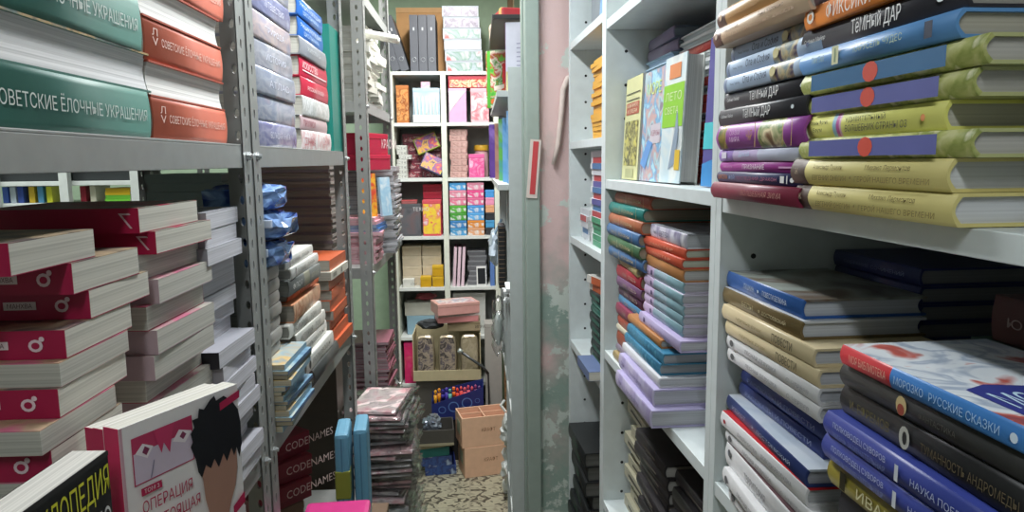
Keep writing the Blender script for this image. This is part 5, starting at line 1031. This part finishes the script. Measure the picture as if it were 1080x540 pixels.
# kraft desk organisers
def organiser(z, label, openn):
    r = empty('desk_organiser', (.028 - (.010 if openn else 0), 3.150, z), math.radians(13)); w, d, h, t = .225, .15, .1425, .006; k = mat('e2b89a', .75)
    bm = bmesh.new(); add_box(bm, -w / 2, w / 2, 0, t, 0, h, .001); add_box(bm, -w / 2, w / 2, d - t, d, 0, h, .001); add_box(bm, -w / 2, -w / 2 + t, t + .0003, d - t - .0003, 0, h, .001); add_box(bm, w / 2 - t, w / 2, t + .0003, d - t - .0003, 0, h, .001); add_box(bm, -w / 2 + t, w / 2 - t, t, d - t, 0, t)
    obj('box_body', bm, k, r)
    if openn:
        obj('divider', boxbm(-.0025, .0025, t + .0005, d - t - .0005, .01, h - .004), k, r); obj('divider', boxbm(-w / 2 + t + .0005, -.003, d * .5, d * .5 + .005, .01, h - .004), k, r); obj('divider', boxbm(.003, w / 2 - t - .0005, d * .5, d * .5 + .005, .01, h - .004), k, r)
        obj('inner_shelf', boxbm(-w / 2 + t + .0005, w / 2 - t - .0005, t + .0005, d - t - .0005, h - .05, h - .046), mat('c07a58', .7), r)
    else: obj('top_flap', boxbm(-w / 2 + t, w / 2 - t, t, d - t, h - .004, h - .001), k, r)
    bm = bmesh.new(); add_text(bm, 'КРАФТ', -.02, .045, .07, .09, basis((0, -.0008, 0), (1, 0, 0), (0, 0, 1), (0, -1, 0))); obj('lettering', bm, mat('9a7056'), r)
    obj('side_label', boxbm(-w / 2 - .0008, -w / 2, .04, .11, .05, .11), mat('a9b098', .6), r)
    tag(r, label, 'desk organiser', 'kraft cardboard desk organisers')
organiser(.0006, 'lower kraft cardboard desk organiser standing on the tiled floor', False); organiser(.1442, 'upper kraft cardboard desk organiser with four open compartments', True)
carton('carton', 'tall pale grey carton right of the pencil tins', 'carton', (.062, 3.42, .0), 0, .085, .10, .66, 'a8a49e', text=[('А4', .3, .6, .78, .81, '55524e')])
for i in range(4): carton('craft_pack', (ORD[i] + ' from bottom' if i else 'lowest') + ' brown patterned craft pack right of the tray', 'craft pack', (.150, 3.36, .0 if i == 0 else .125 * i + .0), 0, .075, .07, .1245, '7a5c40', group='brown craft packs', front=art(['6a4c34', '9a7a54', '5a4030', 'b09068'], 30))
# selfie stick
r = empty('camera_tripod', (-.02, 3.33, .40)); bm = bmesh.new(); add_tube(bm, [(-.09, 0, .14), (.02, .012, .055), (.045, .014, .02)], .007, 8); obj('rod', bm, mat('55585a', .3, .6), r, True); bm = bmesh.new(); add_tube(bm, [(-.098, 0, .147), (-.082, 0, .134)], .013, 8); obj('head', bm, mat('aeb8b4', .3, .4), r, True)
bm = bmesh.new(); add_tube(bm, [(.045, .014, .02), (.047, .014, -.193)], .004, 6); obj('leg', bm, mat('2c2d2e', .5), r)
r.location = (-.01, 3.382 - .02, .40 - .0); tag(r, 'grey telescopic rod slanting over the navy pen tray', 'tripod')
# white bags and small things by the display shelving
r = empty('plastic_bag', (.112, 2.935, .0)); bm = bmesh.new()
for k in range(7): blob(bm, (.0 + .012 * math.sin(k * 2.1), .03 * math.cos(k * 1.7), .035 + .052 * k), .042, .62, 1.0, .85, 30 + k, .22, 2)
obj('bag_body', bm, mat('c4cac8', .3), r); bm = bmesh.new(); add_tube(bm, [(-.01, 0, .385), (-.03, .01, .41), (-.012, .02, .43)], .006, 6); obj('handle', bm, mat('c9cecb', .3), r)
tag(r, 'crumpled white plastic bag hanging low by the display shelving', 'bag')
r = empty('plastic_bag', (.055, 2.60, 1.1)); bm = bmesh.new()
for k in range(4): blob(bm, (.0, .05 * (k - 1.5), .03 * (k % 2)), .036, .5, 1.1, 1.2, 40 + k, .25, 2)
obj('bag_body', bm, mat('aab8c4', .15), r); bm = bmesh.new(); add_tube(bm, [(0, 0, .06), (.02, .0, .10), (.029, .0, .12)], .005, 6); obj('handle', bm, mat('8fa8bc', .2), r); tag(r, 'shiny blue silver bag on the front of the display shelving', 'bag')
r.location.z = 1.12
r = empty('plastic_bag', (.06, 2.35, .83)); bm = bmesh.new()
for k in range(4): blob(bm, (.0, .02 * math.sin(k), .045 * k), .034, .6, .9, .95, 50 + k, .25, 2)
obj('bag_body', bm, film(), r, True); bm = bmesh.new(); blob(bm, (0, 0, .06), .024, .6, .8, 2.4, 77, .1); obj('contents', bm, mat('b4bcb8', .5), r); tag(r, 'clear plastic bag hanging on the front of the display shelving', 'bag')
r = empty('slipper', (.080, 2.62, .0008), .1); bm = bmesh.new(); blob(bm, (0, 0, .030), .05, .85, 1.9, .58, 60, .04, 3); obj('upper', bm, mat('c9c6bc', .7), r, True); obj('sole', boxbm(-.04, .04, -.09, .09, 0, .010, .004), mat('8a877e', .7), r); tag(r, 'pale slipper on the tiled floor beside the door post', 'slipper')
r = empty('magenta_case', (.118, 2.80, .0006), 0); obj('case_body', boxbm(-.012, .015, 0, .08, 0, .12, .004), mat('a8306c', .35), r); obj('clasp', boxbm(-.004, .006, -.003, -.0003, .07, .1, .001), mat('7a2050', .3), r); tag(r, 'small magenta case on the floor by the display shelving', 'case')

# ------------------------------------------------------------------ display shelving on the right of the passage
kind('dsa', 'green', .20, .105, .035, 'b9c0b8', spine='c0303c', top=art(['4aa03c', '6ab84a', 'b43c34', 'd9d4c4', '3a8a34', 'd9643c'], 26), pg='c4c4c0', rough=.3)
b, dm = stand('dsa', (.036, 2.62, 1.6406), 250, 'green and red picture book standing on the display shelf', spine_left=True)
cover_decal(b, dm, 'cover_print', [([(.004, .0), (.016, .0), (.016, .20), (.004, .20)], '55a83c'), ([(.062, .02), (.10, .02), (.10, .155), (.062, .155)], 'c8343c'), ([(.03, .06), (.10, .075), (.10, .09), (.03, .075)], 'd9cfc4'), ([(.06, .02), (.085, .02), (.09, .07), (.07, .09)], 'd9703c')])
kind('dsb', 'white', .195, .105, .018, 'd9d9e4', spine='b490c8', top='d4d4e2')
b, dm = stand('dsb', (.085, 2.06, 1.6406), 262, 'white lined book standing beside the green one on display shelf', W=.085)
cover_decal(b, dm, 'cover_print', [([(.0, .0), (.010, .0), (.010, .06), (0, .06)], 'd4d08a'), ([(.04, .03), (.05, .03), (.05, .04), (.04, .04)], '8a8aa8')] + [([(.03, .075 + .012 * k), (.07 - .005 * (k % 3), .075 + .012 * k), (.07 - .005 * (k % 3), .078 + .012 * k), (.03, .078 + .012 * k)], 'a0a0b8') for k in range(6)])
for i, (nm_, c, y, x, a, wd, ln, pal) in enumerate((('purple', '6a4a9a', 2.72, .045, 246, .085, .20, ['6a4a9c', '5a3f8c', '8a70b8']), ('brown', '9a6a60', 2.47, .060, 240, .05, .19, ['9a6a5c', 'b48a7c', '8a5a54']),
        ('pale green', '6a9a84', 2.30, .068, 240, .05, .195, ['4a9ab8', '6ab84a', '9ac4d8']), ('sky blue', '5a94c8', 2.14, .075, 240, .05, .19, ['5a9ad0', '7ab0dc', '4a84c0']), ('pale blue', '7aa8d0', 2.00, .082, 246, .045, .20, ['8ab4d8', '6a9ccc', '9ac0e0']))):
    kind('dq%d' % i, nm_, ln, wd, .014, c, top=art(pal, 12), spine=c, rough=.3)
    stand('dq%d' % i, (x, y, 1.3876), a, nm_ + ' notebook standing turned on the display shelf at eye level', 'notebooks on the display shelf', cat='notebook')
r = empty('black_board', (.10, 2.30, 1.842), 0); obj('board', boxbm(-.05, .06, -.26, .30, 0, .012, .002), mat('2c2a2c', .5), r); obj('edge_strip', boxbm(-.053, -.050, -.26, .30, .0, .012, .0008), mat('4a474a', .4), r)
tag(r, 'black plank lying across the standing books of the display shelf', 'plank')
r = empty('red_packet', (.10, 2.16, 1.8546), .2); obj('packet', boxbm(-.035, .035, -.06, .06, 0, .03, .004), mat('b8303c', .3), r); obj('gold_seal', boxbm(-.037, .0, -.05, -.02, .006, .032, .003), mat('d9b46a', .3), r); tag(r, 'red packet with a gold corner on the black plank', 'packet')
carton('small_box', 'peach box on the far end of the black plank', 'box', (.08, 2.48, 1.8546), .1, .055, .06, .055, 'e0c4ac')
r = empty('notebook', (.062, 2.22, 1.09), 0); obj('cover', boxbm(.0, .022, 0, .10, 0, .20, .003), mat('2c2d30', .45), r); bm = bmesh.new()
for k in range(14): add_tube(bm, [(.011 + .011 * math.cos(q), -.001 + .004 * math.sin(q), .008 + .0142 * k) for q in [2 * PI * j / 8 for j in range(9)]], .001, 4)
obj('spiral_binding', bm, mat('a08a70', .3, .5), r); tag(r, 'black spiral notebook standing against the display shelving', 'notebook'); r.location = (.0615, 2.22, 1.0506)
for i in range(5):
    o = obj('paper_pad', boxbm(-.035, .03, -.06, .06, 0, .008, .001), pages('c4c8c8'), None); o.location = (.11, 2.04, 1.0506 + .0083 * i); o.rotation_euler = (0, 0, .15 * (i % 3 - 1)); tag(o, (ORD[i] + ' from bottom' if i else 'lowest') + ' white pad lying on the display shelving near the post', 'paper pad', 'white pads by the post')
r = empty('warning_strip', (.136, 1.8365, 1.355), 0); r.rotation_euler = (0, .08, 0); obj('strip', boxbm(-.012, .016, 0, .0015, 0, .15), mat('d4c9c0', .5), r); obj('red_stripe', boxbm(-.004, .010, -.0008, 0, .01, .145), mat('c4474a', .5), r); tag(r, 'red and white paper strip stuck on the door post', 'strip')
r = empty('wooden_plank', (.17, 4.02, 1.2), 0); r.location = (.19, 3.98, 0); obj('plank', boxbm(-.014, .014, 0, .03, 0, 2.5, .003), mat('7a6248', .7), r); obj('peeled_edge', boxbm(.0145, .022, .002, .028, 0, 2.5, .001), mat('b9a888', .7), r); tag(r, 'brown wooden plank against the green wall above the display', 'plank')

# ------------------------------------------------------------------ bright shop room seen through the near rack
r = empty('shop_shelving', (-1.66, 2.95, 0), 0)
for x in (-.30, -.02, .26): obj('upright', boxbm(x, x + .035, 0, .03, 0, 1.9, .002), mat('d9dedc', .4), r)
for z in (.9, 1.30, 1.388): obj('shelf', boxbm(-.30, .295, .031, .32, z - .018, z, .002), mat('d9dedc', .4), r)
tag(r, 'white shop shelving seen through the gap above the manga', 'shelving')
for i, (x, c, n) in enumerate(((-.265, '4a6ac0', 'blue'), (-.235, 'c9d4e0', 'white'), (-.205, '3f58a8', 'dark blue'), (-.16, 'd9b83c', 'yellow'), (-.125, '5a9ac4', 'light blue'), (-.09, 'd4d43c', 'lemon'), (.045, 'a03040', 'dark red'), (.085, 'd9d4c0', 'cream'))):
    kind('sh%d' % i, n, .066, .12, .022, c, soft=True)
    stand('sh%d' % i, (-1.66 + x, 3.02, 1.3006), 0, n + ' book on the white shop shelving beyond the rack', 'books on the shop shelving')
kind('shy', 'yellow folder', .10, .14, .014, 'd9b42c', soft=True, name='folder'); kind('shg', 'green folder', .10, .14, .014, '6ab03c', soft=True, name='folder'); kind('shn', 'navy folder', .10, .14, .014, '2c3c5c', soft=True, name='folder')
stack(['shg', 'shg', 'shy', 'shy'], (-1.66 + .185, 3.0, 1.30), 0, 'the yellow pile beyond the rack', 'folders on the shop shelving', (.003, .003, 2), 'top', 'folder')
for i, x in enumerate((-.16, .14)): carton('carton', ['left', 'right'][i] + ' dark block added to imitate the shade under the near rack shelf', 'carton', (-1.66 + x, 3.0, 1.3886), 0, .26, .22, .34, '35383a', lid='2c2f31')  # added dark blocks, standing in for the shade under the near rack's shelf
r = empty('wire_basket', (-2.16, 2.95, .9), 0); bm = bmesh.new()
for k in range(7): add_tube(bm, [(-.12 + .04 * k, 0, .3), (-.12 + .04 * k, 0, .58)], .003, 5)
for k in range(5): add_tube(bm, [(-.13, 0, .30 + .07 * k), (.13, 0, .30 + .07 * k)], .003, 5)
obj('grid', bm, mat('d4d8d8', .3, .3), r); bm = bmesh.new(); add_box(bm, -.13, .13, .02, .3, -.9, .29, .004); obj('stand', bm, mat('c9cfcf', .4), r); tag(r, 'white wire grid stand in the room beyond the rack', 'wire stand')

r = empty('hanging_strap', (.218, 1.855, 1.44)); bm = bmesh.new()
add_tube(bm, [(.034, -.004, .225), (.016, -.008, .218), (.004, -.006, .19), (-.002, -.005, .12), (-.010, -.005, .05), (-.022, -.005, .0)], [.006, .008, .008, .007, .007, .006], 8)
obj('strap', bm, mat('d9c9c0', .6), r, True)
bm = bmesh.new(); add_tube(bm, [(.036, -.004, .232), (.036, -.004, .215)], .011, 10); obj('end_knob', bm, mat('cdbfb4', .5), r, True)
tag(r, 'pale strap hanging on the peeling pink wall end', 'strap')
